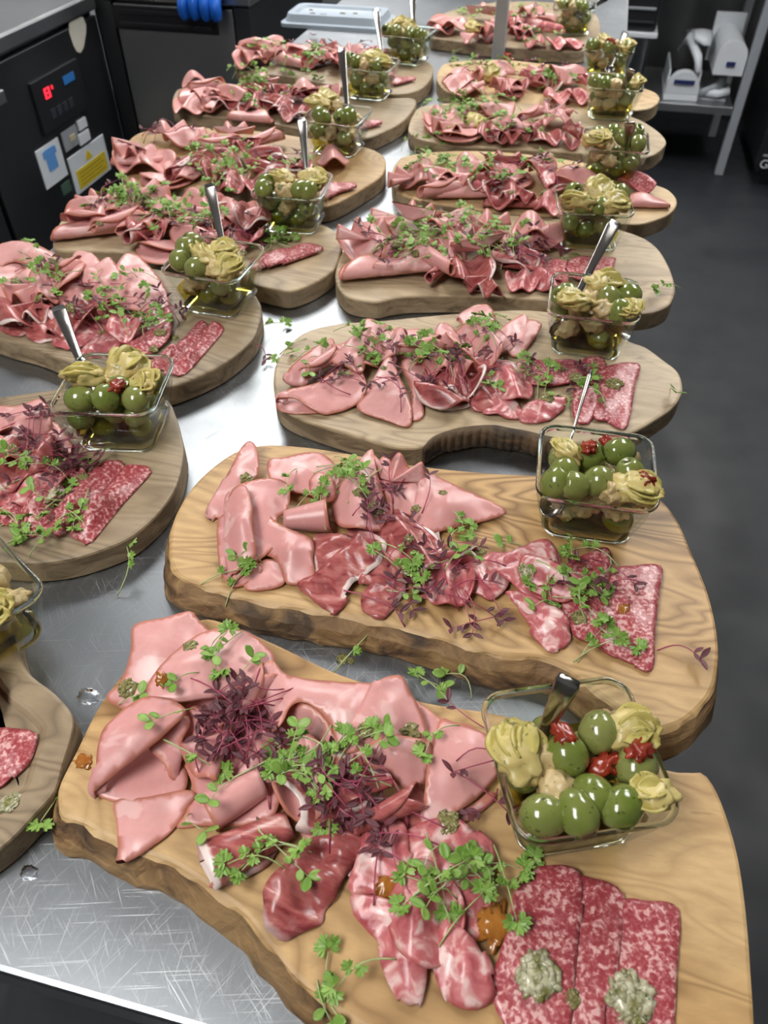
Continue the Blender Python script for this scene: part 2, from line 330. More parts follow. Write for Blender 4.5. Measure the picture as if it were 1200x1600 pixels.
def sheet(name, kind, BT, pts, inner=(), fold=(), th=.0013, step=.0032, wr=.0005, rimw=.0022, rip=.0):
    """thin slice of meat: outline points are (px, py, height in mm above the board); fold lists outline segments that turn under"""
    S = 1000.0
    w = [np.array(W(p[0], p[1], BT + p[2] / S)) for p in pts]
    if sum(w[i][0] * w[(i + 1) % len(w)][1] - w[(i + 1) % len(w)][0] * w[i][1] for i in range(len(w))) < 0:
        m = len(w); w = w[::-1]; fold = [(m - 2 - k) % m for k in fold]
    B, tg = catmull(w, step); sj = rnd.random() * 90
    for i in range(len(B)):          # uneven cut edge
        q = Vector((B[i][0] * 130, B[i][1] * 130, sj)); am = .0013 if rip else .0004
        B[i][0] += am * noise.noise(q); B[i][1] += am * noise.noise(q + Vector((7, 3, 1)))
        if B[i][2] > BT + .0015: B[i][2] = max(BT + .0014, B[i][2] + (.0022 if rip else .0008) * noise.noise(q * .7 + Vector((1, 9, 4))))
    sub = B[::2]
    iw = [np.array(W(p[0], p[1], BT + p[2] / S)) for p in inner]
    ctl = np.vstack([sub] + ([np.array(iw)] if iw else []))
    f = tps(ctl[:, :2] * 100, ctl[:, 2] * 100)
    zf = lambda q: f(np.atleast_2d(q) * 100) / 100
    poly = B[:, :2]; lo, hi = poly.min(0), poly.max(0); g = step * 1.15
    cand = []
    y = lo[1]; row = 0
    while y < hi[1]:
        x = lo[0] + (row % 2) * g / 2
        while x < hi[0]:
            if inside(poly, (x, y)) and np.min(np.linalg.norm(poly - (x, y), axis=1)) > g * .62: cand.append((x, y))
            x += g
        y += g * .866; row += 1
    allp = [Vector(p) for p in poly] + [Vector(p) for p in cand]; nb = len(poly)
    r = delaunay_2d_cdt(allp, [(i, (i + 1) % nb) for i in range(nb)], [], 1, 1e-6)
    V = np.array([(v.x, v.y) for v in r[0]]); F = [tuple(t) for t in r[2]]
    z = zf(V)
    orig = r[3]; nz = []
    sd = rnd.random() * 50
    for i in range(len(V)):
        oi = orig[i] if orig and i < len(orig) else []
        b = [k for k in oi if k < nb]
        z[i] = B[b[0]][2] if b else z[i] + wr * 1.6 * noise.noise(Vector((V[i][0] * 90, V[i][1] * 90, sd))) + wr * 4.5 * noise.noise(Vector((V[i][0] * 42, V[i][1] * 42, sd))) * min(1, np.min(np.linalg.norm(poly - V[i], axis=1)) / .009)
    if rip:
        ta = rnd.random() * PI; cx_, sx_ = math.cos(ta), math.sin(ta)
        for i in range(len(V)):
            q = V[i]; dd = np.min(np.linalg.norm(poly - q, axis=1)); w_ = .35 + .65 * min(1, dd / .008)
            ph_ = (q[0] * cx_ + q[1] * sx_) * 2 * PI / .017 + 2.2 * noise.noise(Vector((q[0] * 35, q[1] * 35, sd)))
            z[i] = max(z[i] + rip * w_ * (abs(math.sin(ph_ / 2)) * 2 - 1), BT + .0012)
    V3 = np.c_[V, z]
    cut = np.array([B[i][:2] for i in range(nb) if tg[i] not in fold]) if len(fold) < len(pts) else np.zeros((0, 2))
    rim = [max(0, 1 - np.min(np.linalg.norm(cut - v, axis=1)) / rimw) if len(cut) else 0 for v in V]
    V3 = [tuple(v) for v in V3]
    # folded edges: turn the sheet round and under
    if fold:
        bi = {}
        for i, o_ in enumerate(orig):
            for k in o_:
                if k < nb: bi[k] = i
        segs = [i for i in range(nb) if tg[i] in fold]; nodes = sorted(set(segs) | {(i + 1) % nb for i in segs}); ring = {}
        for k in nodes:
            t = B[(k + 1) % nb] - B[k - 1]; nrm = np.array([t[1], -t[0], 0]); nrm /= (np.linalg.norm(nrm) + 1e-9)
            ids = [bi.get(k)]
            rr = min(.0032, max(.0012, (B[k][2] - BT) / 2.2))
            for a in (PI / 3, 2 * PI / 3, PI):
                q = B[k] + nrm * rr * math.sin(a) - np.array([0, 0, rr * (1 - math.cos(a))]); q[2] = max(q[2], BT + .0006); V3.append(tuple(q)); ids.append(len(V3) - 1); rim.append(0)
            q = B[k] - nrm * .008 - np.array([0, 0, 2 * rr]); q[2] = max(q[2], BT + .0006); V3.append(tuple(q)); ids.append(len(V3) - 1); rim.append(0)
            ring[k] = ids
        for i in segs:
            a, b = ring[i], ring[(i + 1) % nb]
            if a[0] is None or b[0] is None: continue
            for j in range(4): F.append((a[j], a[j + 1], b[j + 1], b[j]))
    v, fc, rm = thicken(V3, F, th, rim)
    v = [(p[0], p[1], max(p[2], BT + .0002) if p[2] < BT + .0002 and name != 'x' else p[2]) for p in v]
    me = mesh(name, v, fc, MEAT[kind], True, rm)
    c = recenter(me); return link(name, me, None, c)

def disc(name, kind, fn, R, nr=9, nt=40, th=.0013, rim_from=.955):
    vs = [fn(0, 0)]; rim = [0]; fs = []
    for i in range(1, nr + 1):
        r = R * (i / nr) ** .8 if i < nr else R
        for k in range(nt):
            t = 2 * PI * k / nt; vs.append(fn(r * math.cos(t), r * math.sin(t))); w_ = (1 if kind != 'p' else max(0, min(1, .5 + 1.5 * math.cos(t - R * 900)))); rim.append(w_ * (1 if i == nr else (.35 if i == nr - 1 else 0)))
    for k in range(nt): fs.append((0, 1 + k, 1 + (k + 1) % nt))
    for i in range(nr - 1):
        for k in range(nt): a = 1 + i * nt; b = a + nt; fs.append((a + k, b + k, b + (k + 1) % nt, a + (k + 1) % nt))
    v, f, rm = thicken(np.array(vs), fs, th, rim)
    return v, f, rm
def fold_fn(R, kind, rg):
    """shape families for a round slice of radius R"""
    ph = rg.uniform(0, 6.28); j = rg.uniform(.85, 1.15)
    if kind == 'wave':
        A = R * .25 * j; k = rg.uniform(3.6, 5.4) / R
        return lambda u, v: (u * .72, v * .95, A * (1 + math.sin(u * k + ph)) * (.75 + .25 * math.cos(v / R * 2)) + .002)
    if kind == 'half':
        rb = rg.uniform(.003, .0055); d0 = R * rg.uniform(-.1, .15)
        def f(u, v):
            s = v - d0; wv = .0035 * math.sin(u / R * 3.5 + ph)
            if s < 0: return (u, -s * .98, .0016)
            a = s / rb
            if a < PI: return (u, -rb * math.sin(a), .0016 + rb * (1 - math.cos(a)))
            return (u * .98, (s - PI * rb) * .97, .0016 + 2 * rb + wv * min(1, (a - PI) / 2) + max(0, (s - PI * rb)) * .03)
        return f
    if kind == 'roll':
        r0, r1 = R * rg.uniform(.16, .2), R * rg.uniform(.26, .34)
        def f(u, v):
            t = (u / R + 1) / 2; rr = r0 + (r1 - r0) * t; a = v / (rr + .0012 * v / rr * .25) - PI / 2 + .4
            rr2 = rr * (1 + .035 * a); return (u * .92, rr2 * math.cos(a), r1 * 1.15 + rr2 * math.sin(a))
        return f
    if kind == 'fan':
        span = rg.uniform(1.9, 2.6); n = rg.choice((2, 3, 3)); A = rg.uniform(.22, .34)
        def f(u, v):
            r = math.hypot(u, v); t = (math.atan2(v, u) + PI) / (2 * PI); p = (t - .5) * span
            return (r * .95 * math.cos(p), r * .95 * math.sin(p), .003 + r * A * (1 + math.sin(t * n * 2 * PI + ph)) * .8 + .012 * (1 - r / R))
        return f
    if kind == 'peak':                          # quarter fold standing up like a tent
        A = R * rg.uniform(.38, .5)
        def f(u, v):
            q = abs(v) / R; return (u * .9, math.copysign(R * .62 * q, v), .002 + A * (.5 + .5 * math.cos(PI * min(1, q))) * (1 - .25 * (u / R)) + .0025 * math.sin(u / R * 4 + ph))
        return f
    if kind == 'strip':                         # narrow folded strip (salami)
        rb = .0026
        def f(u, v):
            t = max(-1, min(1, v / R)); z = .0016
            s = v + R * .35
            if s < 0: return (u * .97, -s, z)
            a = s / rb
            if a < PI: return (u * .97, -rb * math.sin(a), z + rb * (1 - math.cos(a)))
            return (u * .97, (s - PI * rb) * .75, z + 2 * rb + .001 * math.sin(u / R * 5 + ph))
        return f
    return lambda u, v: (u, v, .002 + .0012 * math.sin(u * 90 + ph))
def generic(kind, shape, BT, px, py, R, rot, lift=0, tilt=0, label=None, group=None):
    rg = random.Random(int(px * 31 + py * 17 + R * 7)); R = R / 1000
    v, f, rm = disc(MNAME[kind], kind, fold_fn(R, shape, rg), R)
    Rm = Matrix.Rotation(math.radians(rot), 4, 'Z') @ Matrix.Rotation(math.radians(tilt), 4, 'X')
    v = [Rm @ Vector(p) for p in v]; mz = min(p.z for p in v); v = [p - Vector((0, 0, mz)) for p in v]
    me = mesh(MNAME[kind], v, f, MEAT[kind], True, rm)
    p = W(px, py, BT + lift / 1000 + .006); o = link(MNAME[kind], me, None, (p.x, p.y, BT + .0003 + lift / 1000))
    return o

# ================================================================ room shell
FLOORM = mat_steel('vinyl_floor', (.013, .015, .019), .45, .65, False, 0.0, 2.0)
WALLM = simple('grey_wall', (.28, .29, .30), .7); CEILM = simple('ceiling_paint', (.75, .76, .77), .8); BACKM = simple('dark_wall_panel', (.10, .105, .11), .55)
struct(box('floor', -2.6, 2.8, -2.2, 4.9, -.05, 0, FLOORM))
struct(box('ceiling', -2.6, 2.8, -2.2, 4.9, 2.6, 2.65, CEILM))
struct(box('wall_back', -2.6, 2.8, 4.9, 5.0, 0, 2.6, BACKM)); struct(box('wall_front', -2.6, 2.8, -2.3, -2.2, 0, 2.6, WALLM))
struct(box('wall_left', -2.7, -2.6, -2.2, 4.9, 0, 2.6, WALLM)); struct(box('wall_right', 2.8, 2.9, -2.2, 4.9, 0, 2.6, WALLM))
DIFF = mat_emit('lamp_diffuser', (1.0, .985, .96), PANEL_STRENGTH)
for i, (x, y, sx, sy) in enumerate(PANELS):
    e = empty('ceiling_light', (x, y, 2.6)); tag(e, 'square white LED ceiling panel over the kitchen', 'ceiling light', 'ceiling light panels')
    box('diffuser', x - sx / 2, x + sx / 2, y - sy / 2, y + sy / 2, 2.585, 2.595, DIFF, e)
    for nm, a in (('frame', (x - sx / 2 - .03, x - sx / 2, y - sy / 2 - .03, y + sy / 2 + .03)), ('frame', (x + sx / 2, x + sx / 2 + .03, y - sy / 2 - .03, y + sy / 2 + .03)),
                  ('frame', (x - sx / 2, x + sx / 2, y - sy / 2 - .03, y - sy / 2)), ('frame', (x - sx / 2, x + sx / 2, y + sy / 2, y + sy / 2 + .03))):
        box(nm, *a, 2.575, 2.6, CEILM, e)

# ================================================================ prep table
TX0, TX1, TY0, TY1 = -.69, .085, .071, 3.0
tb = empty('prep_table', ((TX0 + TX1) / 2, (TY0 + TY1) / 2, 0)); tag(tb, 'long scratched stainless steel prep table under all the boards', 'table')
box('table_top', TX0, TX1, TY0, TY1, TZ - .035, TZ, STEEL, tb, .004)
box('undershelf', TX0 + .04, TX1 - .06, TY0 + .2, TY1 - .04, .2, .22, STEEL2, tb, .003)
for x in (TX0 + .03, TX1 - .09):
    for y in (TY0 + .12, 1.5, TY1 - .06):
        box('leg', x, x + .04, y, y + .04, 0, TZ - .035, STEEL2, tb, .004)

# ================================================================ left fridge counters
AX, AY = -1.41, 2.345
fa = empty('fridge_counter', (AX - .33, 1.0, 0)); tag(fa, 'dark steel refrigerated counter with digital display and warning stickers', 'fridge')
box('worktop', AX - .68, AX + .012, -.6, AY - .014, .86, .90, STEEL2, fa, .006)
box('cabinet_body', AX - .66, AX - .02, -.6, AY - .005, .12, .859, DKSTEEL, fa)
ypan = onplane(0, 200, 0, AX).y
def fpan(name, y0, y1, z0, z1, mat, d=.02, parent=fa, off=0): return box(name, AX - .02 + off, AX + off + d - .02, y0, y1, z0, z1, mat, parent, .003 if d > .01 else 0)
fpan('control_panel', onplane(12, 330, 0, AX).y, AY - .01, .14, .845, DKSTEEL)
fpan('door', .9, onplane(8, 330, 0, AX).y - .01, .14, .845, DKSTEEL); fpan('door_handle', 1.3, onplane(2, 170, 0, AX).y, .77, .80, STEEL2, .045)
for y in (-.4, 1.0, AY - .1): box('foot', AX - .12, AX - .07, y, y + .05, 0, .12, STEEL2, fa)
def wallquad(name, corners, mat, d, parent):
    """flat plate on the fridge front traced at its four corners; thickness d"""
    P = [onplane(x, y, 0, AX) for x, y in corners]
    y0, y1 = min(p.y for p in P), max(p.y for p in P); z0, z1 = (P[2].z + P[3].z) / 2, (P[0].z + P[1].z) / 2
    return box(name, AX - .0005, AX + d, (P[0].y + P[3].y) / 2, (P[1].y + P[2].y) / 2, min(z0, z1), max(z0, z1), mat, parent, .001), ((P[0].y + P[3].y) / 2, (P[1].y + P[2].y) / 2, min(z0, z1), max(z0, z1))
dp, (y0, y1, z0, z1) = wallquad('display_panel', [(45, 137), (115, 85), (133, 165), (68, 215)], BLACK, .008, fa)
RED = mat_emit('red_digits', (1, .02, .04), 1.6); BLUEL = simple('display_blue', (.03, .16, .45), .3)
def seg(name, ya, yb, za, zb, mat, d=.0095, par=dp):
    o = box(name, AX + d - .003, AX + d, y0 + (y1 - y0) * ya, y0 + (y1 - y0) * yb, z0 + (z1 - z0) * za, z0 + (z1 - z0) * zb, mat); 
    bpy.context.view_layer.update(); o.parent = par; o.matrix_parent_inverse = par.matrix_world.inverted(); return o
bpy.context.view_layer.update()
for dx in (.2,):
    for a in ((0, .03, .60, .80), (.08, .11, .60, .80), (0, .11, .60, .625), (0, .11, .775, .80), (0, .11, .69, .71)): seg('digit_segment', dx + a[0], dx + a[1], a[2], a[3], RED)
seg('digit_segment', .36, .38, .72, .79, RED); seg('indicator', .62, .86, .66, .82, BLUEL)
for k in range(4): seg('button', .22 + k * .13, .31 + k * .13, .2, .38, simple('button_grey', (.03, .035, .045), .4))
bl, q = wallquad('card', [(55, 237), (90, 213), (104, 272), (72, 299)], PAPER, .003, fa)
y0, y1, z0, z1 = q
bo = seg('blue_drawing', .3, .7, .35, .9, BLUEP, .0042, bl); seg('blue_drawing', .22, .78, .7, .88, BLUEP, .0045, bl)
wl, q = wallquad('warning_label', [(105, 248), (160, 209), (172, 263), (120, 307)], PAPER, .003, fa); y0, y1, z0, z1 = q
seg('yellow_field', .10, .92, .08, .58, YELLOW, .0042, wl)
for k in range(4): seg('text_line', .17, .85 - .07 * (k % 2), .16 + k * .1, .19 + k * .1, simple('print_brown', (.28, .2, .02), .6), .0046, wl)
for k in range(5): seg('warning_triangle', .5 - .09 + k * .016, .5 + .09 - k * .016, .66 + k * .045, .70 + k * .045, YELLOW, .0042, wl)
for c in ([(119, 190), (131, 181), (134, 196), (122, 206)], [(121, 211), (136, 200), (139, 217), (124, 229)]): wallquad('switch', c, WHITEP, .006, fa)
sw, q = wallquad('switch_plate', [(95, 208), (117, 193), (124, 222), (102, 240)], GREYP, .003, fa); y0, y1, z0, z1 = q; seg('rocker', .4, .75, .35, .65, simple('cream_plastic', (.5, .45, .3), .4), .006, sw)
wallquad('green_tag', [(95, 290), (108, 280), (112, 297), (99, 307)], simple('green_tag', (.05, .10, .07), .5), .002, fa)
# paper patch near the top edge (torn sticker)
P0 = onplane(121, 51, 0, AX); vs, fs = [], []
for k in range(14): t = 2 * PI * k / 14; r = 1 + .12 * math.sin(3 * t + 1); vs.append((AX + .0008, P0.y + .045 * math.cos(t) * r, P0.z + .042 * math.sin(t) * r + .008 * math.cos(t)))
vs += [(v[0] + .0015, v[1], v[2]) for v in vs]; fs = [tuple(range(14)), tuple(range(27, 13, -1))] + [(k, (k + 1) % 14, 14 + (k + 1) % 14, 14 + k) for k in range(14)]
keep(link('torn_sticker', mesh('torn_sticker', vs, fs, simple('cream_paper', (.55, .53, .45), .7), False)), fa)

BX1 = onplane(388, 10, 1, AY).x
fb = empty('fridge_counter', ((AX + BX1) / 2, AY + .3, 0)); tag(fb, 'dark grey refrigerated counter with black recessed handle under the blue glove', 'fridge')
box('cabinet_body', AX - .02, BX1, AY + .02, AY + .7, .12, .885, DKSTEEL, fb, .003)
GREYDOOR = mat_steel('grey_door', (.32, .325, .33), .4, .55, False)
ht, hb = onplane(260, 12, 1, AY).z, onplane(260, 49, 1, AY).z; hx0, hx1 = onplane(180, 30, 1, AY).x, onplane(340, 30, 1, AY).x
dr = box('door', AX + .055, BX1 - .05, AY, AY + .02, .14, .875, GREYDOOR, fb, .004)
hr = box('recess_frame', hx0, hx1, AY - .006, AY + .004, hb, ht, BLACK, fb, .002)
for a in ((hx0 + .02, hx1 - .02, AY - .010, AY - .004, ht - .02, ht - .008), (hx0 + .02, hx1 - .02, AY - .012, AY - .004, hb + .008, hb + .02)): box('grip_lip', *a, BLACK, fb, .002)
box('corner_post', AX + .001, AX + .05, AY, AY + .02, .13, .88, DKSTEEL, fb); box('corner_post', BX1 - .045, BX1, AY, AY + .02, .13, .88, DKSTEEL, fb)
box('worktop', AX - .02, BX1 + .01, AY - .012, AY + .72, .8855, .91, STEEL2, fb, .004)
for x in (AX + .05, BX1 - .1): box('foot', x, x + .05, AY + .08, AY + .13, 0, .12, STEEL2, fb)

# ================================================================ gloved hand resting over the counter edge
def skin(name, chains, mat, sub=2):
    vs, es, rs = [], [], []; index = {}
    def add(p, r):
        k = tuple(round(c, 5) for c in p)
        if k not in index: index[k] = len(vs); vs.append(p); rs.append(r)
        return index[k]
    for ch in chains:
        last = None
        for (p, r) in ch:
            i = add(p, r)
            if last is not None and last != i: es.append((last, i))
            last = i
    me = bpy.data.meshes.new(name); me.from_pydata(vs, es, []); me.materials.append(mat)
    o = link(name, me); md = o.modifiers.new('skin', 'SKIN')
    sl = me.skin_vertices[0].data if me.skin_vertices else None
    for i, r in enumerate(rs): sl[i].radius = (r, r); sl[i].use_root = (i == 0)
    md.use_smooth_shade = True; s = o.modifiers.new('sub', 'SUBSURF'); s.levels = sub; s.render_levels = sub; return o
K = onplane(322, 6, 1, AY - .03)
def hp(dx, dy, dz): return (K.x + dx * 1.3, K.y + dy * 1.2, K.z + dz * 1.2)
wrist = (hp(.095, .10, .055), .026); palm = (hp(.035, .03, .035), .030)
chains = [[(hp(.27, .30, .12), .045), (hp(.16, .18, .075), .034), wrist, (hp(.06, .06, .047), .028), palm]]
for i, (dx, l, dz) in enumerate(((-.045, .9, .0), (-.020, 1.0, .004), (.006, .95, .002), (.030, .8, -.002))):
    kn = (hp(dx * .85, -.008, .022 + dz), .018)
    chains.append([palm, kn, (hp(dx, -.026, .002 + dz), .018), (hp(dx * .98, -.024, -.020 * l + dz), .0165), (hp(dx * .95, -.016, -.034 * l + dz), .013)])
chains.append([(hp(.06, .06, .047), .028), (hp(-.01, .055, .02), .013), (hp(-.045, .02, .006), .011), (hp(-.062, -.004, -.004), .0095)])
hand = empty('person', hp(.27, .30, .12)); tag(hand, 'hand in a blue nitrile glove gripping the grey counter edge', 'person')
keep(skin('gloved_hand', chains, GLOVE), hand)
sv, sf = tube([hp(.22, .245, .098), hp(.27, .30, .12), hp(.37, .42, .19), hp(.45, .50, .33), hp(.5, .55, .5)], [.049, .053, .058, .066, .075], 14); keep(link('sleeve', mesh('sleeve', sv, sf, SLEEVE)), hand)

# ================================================================ right background
SX, SY = .672, 3.86; SZ = .285
sx0 = SX - 1.25
ut = empty('side_table', (SX - .6, SY + .25, 0)); tag(ut, 'steel side table with low shelf and thin legs behind the boards', 'table')
for (x, y) in ((SX, SY), (SX, SY + .5), (sx0, SY), (sx0, SY + .5)): box('leg', x - .018, x + .018, y - .018, y + .018, 0, 1.0, GREYP, ut, .003)
box('shelf', sx0 - .018, SX - .02, SY - .01, SY + .52, SZ - .035, SZ, STEEL2, ut, .004)
box('table_top', sx0 - .05, SX + .05, SY - .04, SY + .56, 1.0, 1.04, STEEL2, ut, .004)
def dispenser(px0, px1, pyb, pyt, open_, label):
    a = onplane(px0, pyb, 1, SY + .03); b = onplane(px1, pyb, 1, SY + .03); wdt = b.x - a.x
    e = empty('paper_dispenser', ((a.x + b.x) / 2, SY + .15, SZ)); tag(e, label, 'dispenser'); return e, a.x, b.x, wdt
def arch(name, x0, x1, y0, y1, z0, h, mat, par, n=12, th=.006):
    """half-round cover, open below: profile in x-z, extruded along y"""
    vs, fs = [], []; cx, r = (x0 + x1) / 2, (x1 - x0) / 2
    prof = [(x0, z0)] + [(cx - r * math.cos(PI * k / n), z0 + h - r + r * math.sin(PI * k / n)) for k in range(n + 1)] + [(x1, z0)]
    m = len(prof)
    for y in (y0, y1): vs += [(x, y, z) for x, z in prof]
    fs = [tuple(range(m))[::-1], tuple(range(m, 2 * m))] + [(k, k + 1, m + k + 1, m + k) for k in range(m - 1)] + [(m - 1, 0, m, 2 * m - 1)]
    return keep(link(name, mesh(name, vs, fs, mat, False)), par)
# left dispenser: lies on its back, lid swung open
e, x0, x1, wd_ = dispenser(1034, 1088, 160, 60, True, 'white paper dispenser with its lid open, left on the low shelf')
box('back_tray', x0, x1, SY + .02, SY + .34, SZ, SZ + .03, WHITEP, e, .006); arch('front_cover', x0 + .004, x1 - .004, SY + .02, SY + .07, SZ + .03, .085, WHITEP, e)
for xx in (x0 + .004, x1 - .012): box('side_wall', xx, xx + .008, SY + .07, SY + .34, SZ + .03, SZ + .11, WHITEP, e)
box('inner_tray', x0 + .012, x1 - .012, SY + .07, SY + .33, SZ + .031, SZ + .05, BLACK, e)
box('name_plate', x0 + .03, x1 - .03, SY + .012, SY + .0195, SZ + .07, SZ + .085, NAVY, e)
vs, fs = tube([(x0 + .05, SY + .30, SZ + .13), (x0 + .07, SY + .18, SZ + .21), (x0 + .11, SY + .08, SZ + .16), (x0 + .125, SY + .05, SZ + .11)], [.012, .02, .018, .012], 8); keep(link('lid_arm', mesh('lid_arm', vs, fs, WHITEP)), e)
vs, fs = tube([(x0 + .06, SY + .30, SZ + .20), (x0 + .12, SY + .2, SZ + .24), (x1 - .03, SY + .12, SZ + .235), (x1 - .01, SY + .08, SZ + .20)], [.02, .045, .04, .015], 8); keep(link('lid', mesh('lid', [(x, y, SZ + .21 + (z - SZ - .21) * .4) for x, y, z in vs], fs, WHITEP)), e)
# right dispenser: rounded cover pointing to the camera, raised on its bracket
e, x0, x1, wd_ = dispenser(1090, 1147, 160, 60, False, 'white rounded paper dispenser with navy plate beside the shelf leg')
x0 = onplane(1112, 116, 1, SY + .03).x; x1 = onplane(1167, 116, 1, SY + .03).x; x1 = min(x1, SX - .022); zb = onplane(1140, 116, 1, SY + .03).z
arch('cover', x0, x1, SY + .01, SY + .30, zb, .13, WHITEP, e); box('back_plate', x0 - .01, x1 - .001, SY + .30, SY + .32, zb - .02, zb + .17, WHITEP, e, .004)
box('name_plate', x0 + .045, x1 - .04, SY + .003, SY + .0095, zb + .036, zb + .052, NAVY, e)
vs, fs = tube([(x0 + .07, SY + .12, zb + .002), (x0 + .05, SY + .07, SZ + .06), (x0 - .02, SY + .05, SZ + .03), (x0 - .05, SY + .12, SZ + .02)], [.02, .018, .016, .014], 8); keep(link('bracket', mesh('bracket', vs, fs, GREYP)), e)
box('base_plate', x0 - .07, x1 - .03, SY + .05, SY + .28, SZ, SZ + .014, GREYP, e, .004)
vs, fs = tube([(x0 + .0, SY + .06, SZ + .03), (x0 + .05, SY + .04, SZ + .035), (x0 + .085, SY + .06, SZ + .04), (x0 + .09, SY + .10, SZ + .05)], [.014, .016, .017, .012], 8); keep(link('foot', mesh('foot', vs, fs, WHITEP)), e)

# clear plastic tub with black crate on top, on the same shelf
cx0, cx1 = onplane(957, 60, 1, SY + .02).x, onplane(1022, 60, 1, SY + .02).x
zt = onplane(990, 50, 1, SY + .02).z
tub = empty('storage_tub', ((cx0 + cx1) / 2, SY + .2, SZ)); tag(tub, 'clear plastic storage tub with a rim under the black crate', 'tub')
CLEARP = mat_glass('clear_plastic', (.72, .76, .80), .25, 1.3)
box('body', cx0 + .01, cx1 - .01, SY + .03, SY + .42, SZ, zt - .02, CLEARP, tub, .01); box('rim', cx0 - .005, cx1 + .012, SY + .015, SY + .435, zt - .02, zt, WHITEP, tub, .004)
crt = empty('crate', ((cx0 + cx1) / 2, SY + .2, zt)); tag(crt, 'black ribbed plastic crate on the clear tub', 'crate')
box('body', cx0 + .005, cx1 + .0, SY + .03, SY + .42, zt, zt + .30, BLACK, crt, .012)
for k in range(4): box('rib', cx0 + .015, cx1 - .015, SY + .022, SY + .0305, zt + .03 + k * .05, zt + .04 + k * .05, GREYP if k in (1,) else BLACK, crt, .002)
# plastic curtain strip behind
e = empty('hanging_sheet', (SX - .3, SY + .62, 0)); tag(e, 'grey hanging plastic sheet behind the side table', 'sheet')
vs = []; fs = []; nn = 40
for k in range(nn + 1):
    x = SX - .75 + 1.1 * k / nn; y = SY + .68 + .02 * math.sin(k * .9) + .015 * math.sin(k * .37)
    for z in (.05, 2.2):
        vs.append((x, y, z)); vs.append((x, y + .004, z))
for k in range(nn): a = 4 * k; fs += [(a, a + 4, a + 6, a + 2), (a + 1, a + 3, a + 7, a + 5), (a + 2, a + 6, a + 7, a + 3), (a, a + 1, a + 5, a + 4)]
fs += [(0, 2, 3, 1), (4 * nn, 4 * nn + 1, 4 * nn + 3, 4 * nn + 2)]
keep(link('curtain', mesh('curtain', vs, fs, simple('curtain_grey', (.26, .265, .27), .5))), e)
# black appliance at right edge
ax0, ay0 = .785, 3.0
ap = empty('appliance', (1.1, 3.5, 0)); tag(ap, 'black appliance with pale lettering at the right edge', 'appliance')
box('body', ax0 + .02, ax0 + .75, SY - .12, SY + .6, .06, 1.5, BLACK, ap, .006); box('door', ax0 + .0, ax0 + .75, SY - .15, SY - .121, .10, 1.45, BLACK, ap, .006); box('plinth', ax0 + .05, ax0 + .7, SY - .08, SY + .55, 0, .06, BLACK, ap)
tp = onplane(1185, 262, 1, SY - .152); tc_ = bpy.data.curves.new('lettering', 'FONT'); tc_.body = 'Ga'; tc_.size = .05; tc_.extrude = .0008; tc_.materials.append(WHITEP)
_t = bpy.data.objects.new('lettering_text', tc_); C.objects.link(_t); bpy.context.view_layer.update(); _m = bpy.data.meshes.new_from_object(_t); bpy.data.objects.remove(_t); to = bpy.data.objects.new('lettering', _m); C.objects.link(to); to.location = (tp.x, SY - .1525, tp.z); to.rotation_euler = (PI / 2, 0, 0); keep(to, ap)
box('lettering_line', tp.x + .003, tp.x + .06, SY - .153, SY - .1505, tp.z + .048, tp.z + .056, GREYP, ap)
# things at the far end of the table
pc = (W(777, 72, TZ + .025) + W(780, 94, TZ + .025)) / 2; pc.z = TZ; post = empty('support_post', (pc.x, pc.y, TZ)); tag(post, 'upright steel post in front of the farthest right-row board', 'post')
box('pole', pc.x - .013, pc.x + .013, pc.y - .013, pc.y + .013, TZ + .004, 1.75, GREYP, post, .003); box('foot_plate', pc.x - .03, pc.x + .03, pc.y - .03, pc.y + .03, TZ, TZ + .004, STEEL2, post, .001)
box('cross_bar', pc.x - .5, pc.x + .5, pc.y - .013, pc.y + .013, 1.75, 1.78, GREYP, post, .003)
tray = empty('container_lid', (-.62, 2.16, TZ)); tag(tray, 'grey upturned storage lid with crumbs on the table end', 'lid')
l0, l1 = W(436, 42, TZ), W(606, 45, TZ); lc = (l0 + l1) / 2; LG = simple('lid_grey', (.38, .44, .50), .3)
def rrect(x0, x1, y0, y1, z, r, n=5):
    out = []
    for cx, cy, a0 in ((x1 - r, y1 - r, 0), (x0 + r, y1 - r, PI / 2), (x0 + r, y0 + r, PI), (x1 - r, y0 + r, 1.5 * PI)):
        for k in range(n + 1): a = a0 + PI / 2 * k / n; out.append((cx + r * math.cos(a), cy + r * math.sin(a), z))
    return out
def loops(name, L, mat, cap0=True, cap1=True, smooth=False):
    m = len(L[0]); vs = [p for l in L for p in l]; fs = []
    for i in range(len(L) - 1):
        for k in range(m): fs.append((i * m + k, i * m + (k + 1) % m, (i + 1) * m + (k + 1) % m, (i + 1) * m + k))
    if cap0: fs.append(tuple(range(m))[::-1])
    if cap1: fs.append(tuple((len(L) - 1) * m + k for k in range(m)))
    return mesh(name, vs, fs, mat, smooth)
lx0, lx1, ly0, ly1 = l0.x, l1.x, l0.y, l0.y + .15
Ls = [rrect(lx0, lx1, ly0, ly1, TZ, .02), rrect(lx0, lx1, ly0, ly1, TZ + .008, .02), rrect(lx0 + .01, lx1 - .01, ly0 + .01, ly1 - .01, TZ + .01, .02), rrect(lx0 + .015, lx1 - .015, ly0 + .015, ly1 - .015, TZ + .026, .02), rrect(lx0 + .03, lx1 - .03, ly0 + .03, ly1 - .03, TZ + .026, .015), rrect(lx0 + .035, lx1 - .035, ly0 + .035, ly1 - .035, TZ + .020, .015)]
lo_ = keep(link('lid_shell', loops('lid_shell', Ls, LG)), tray)
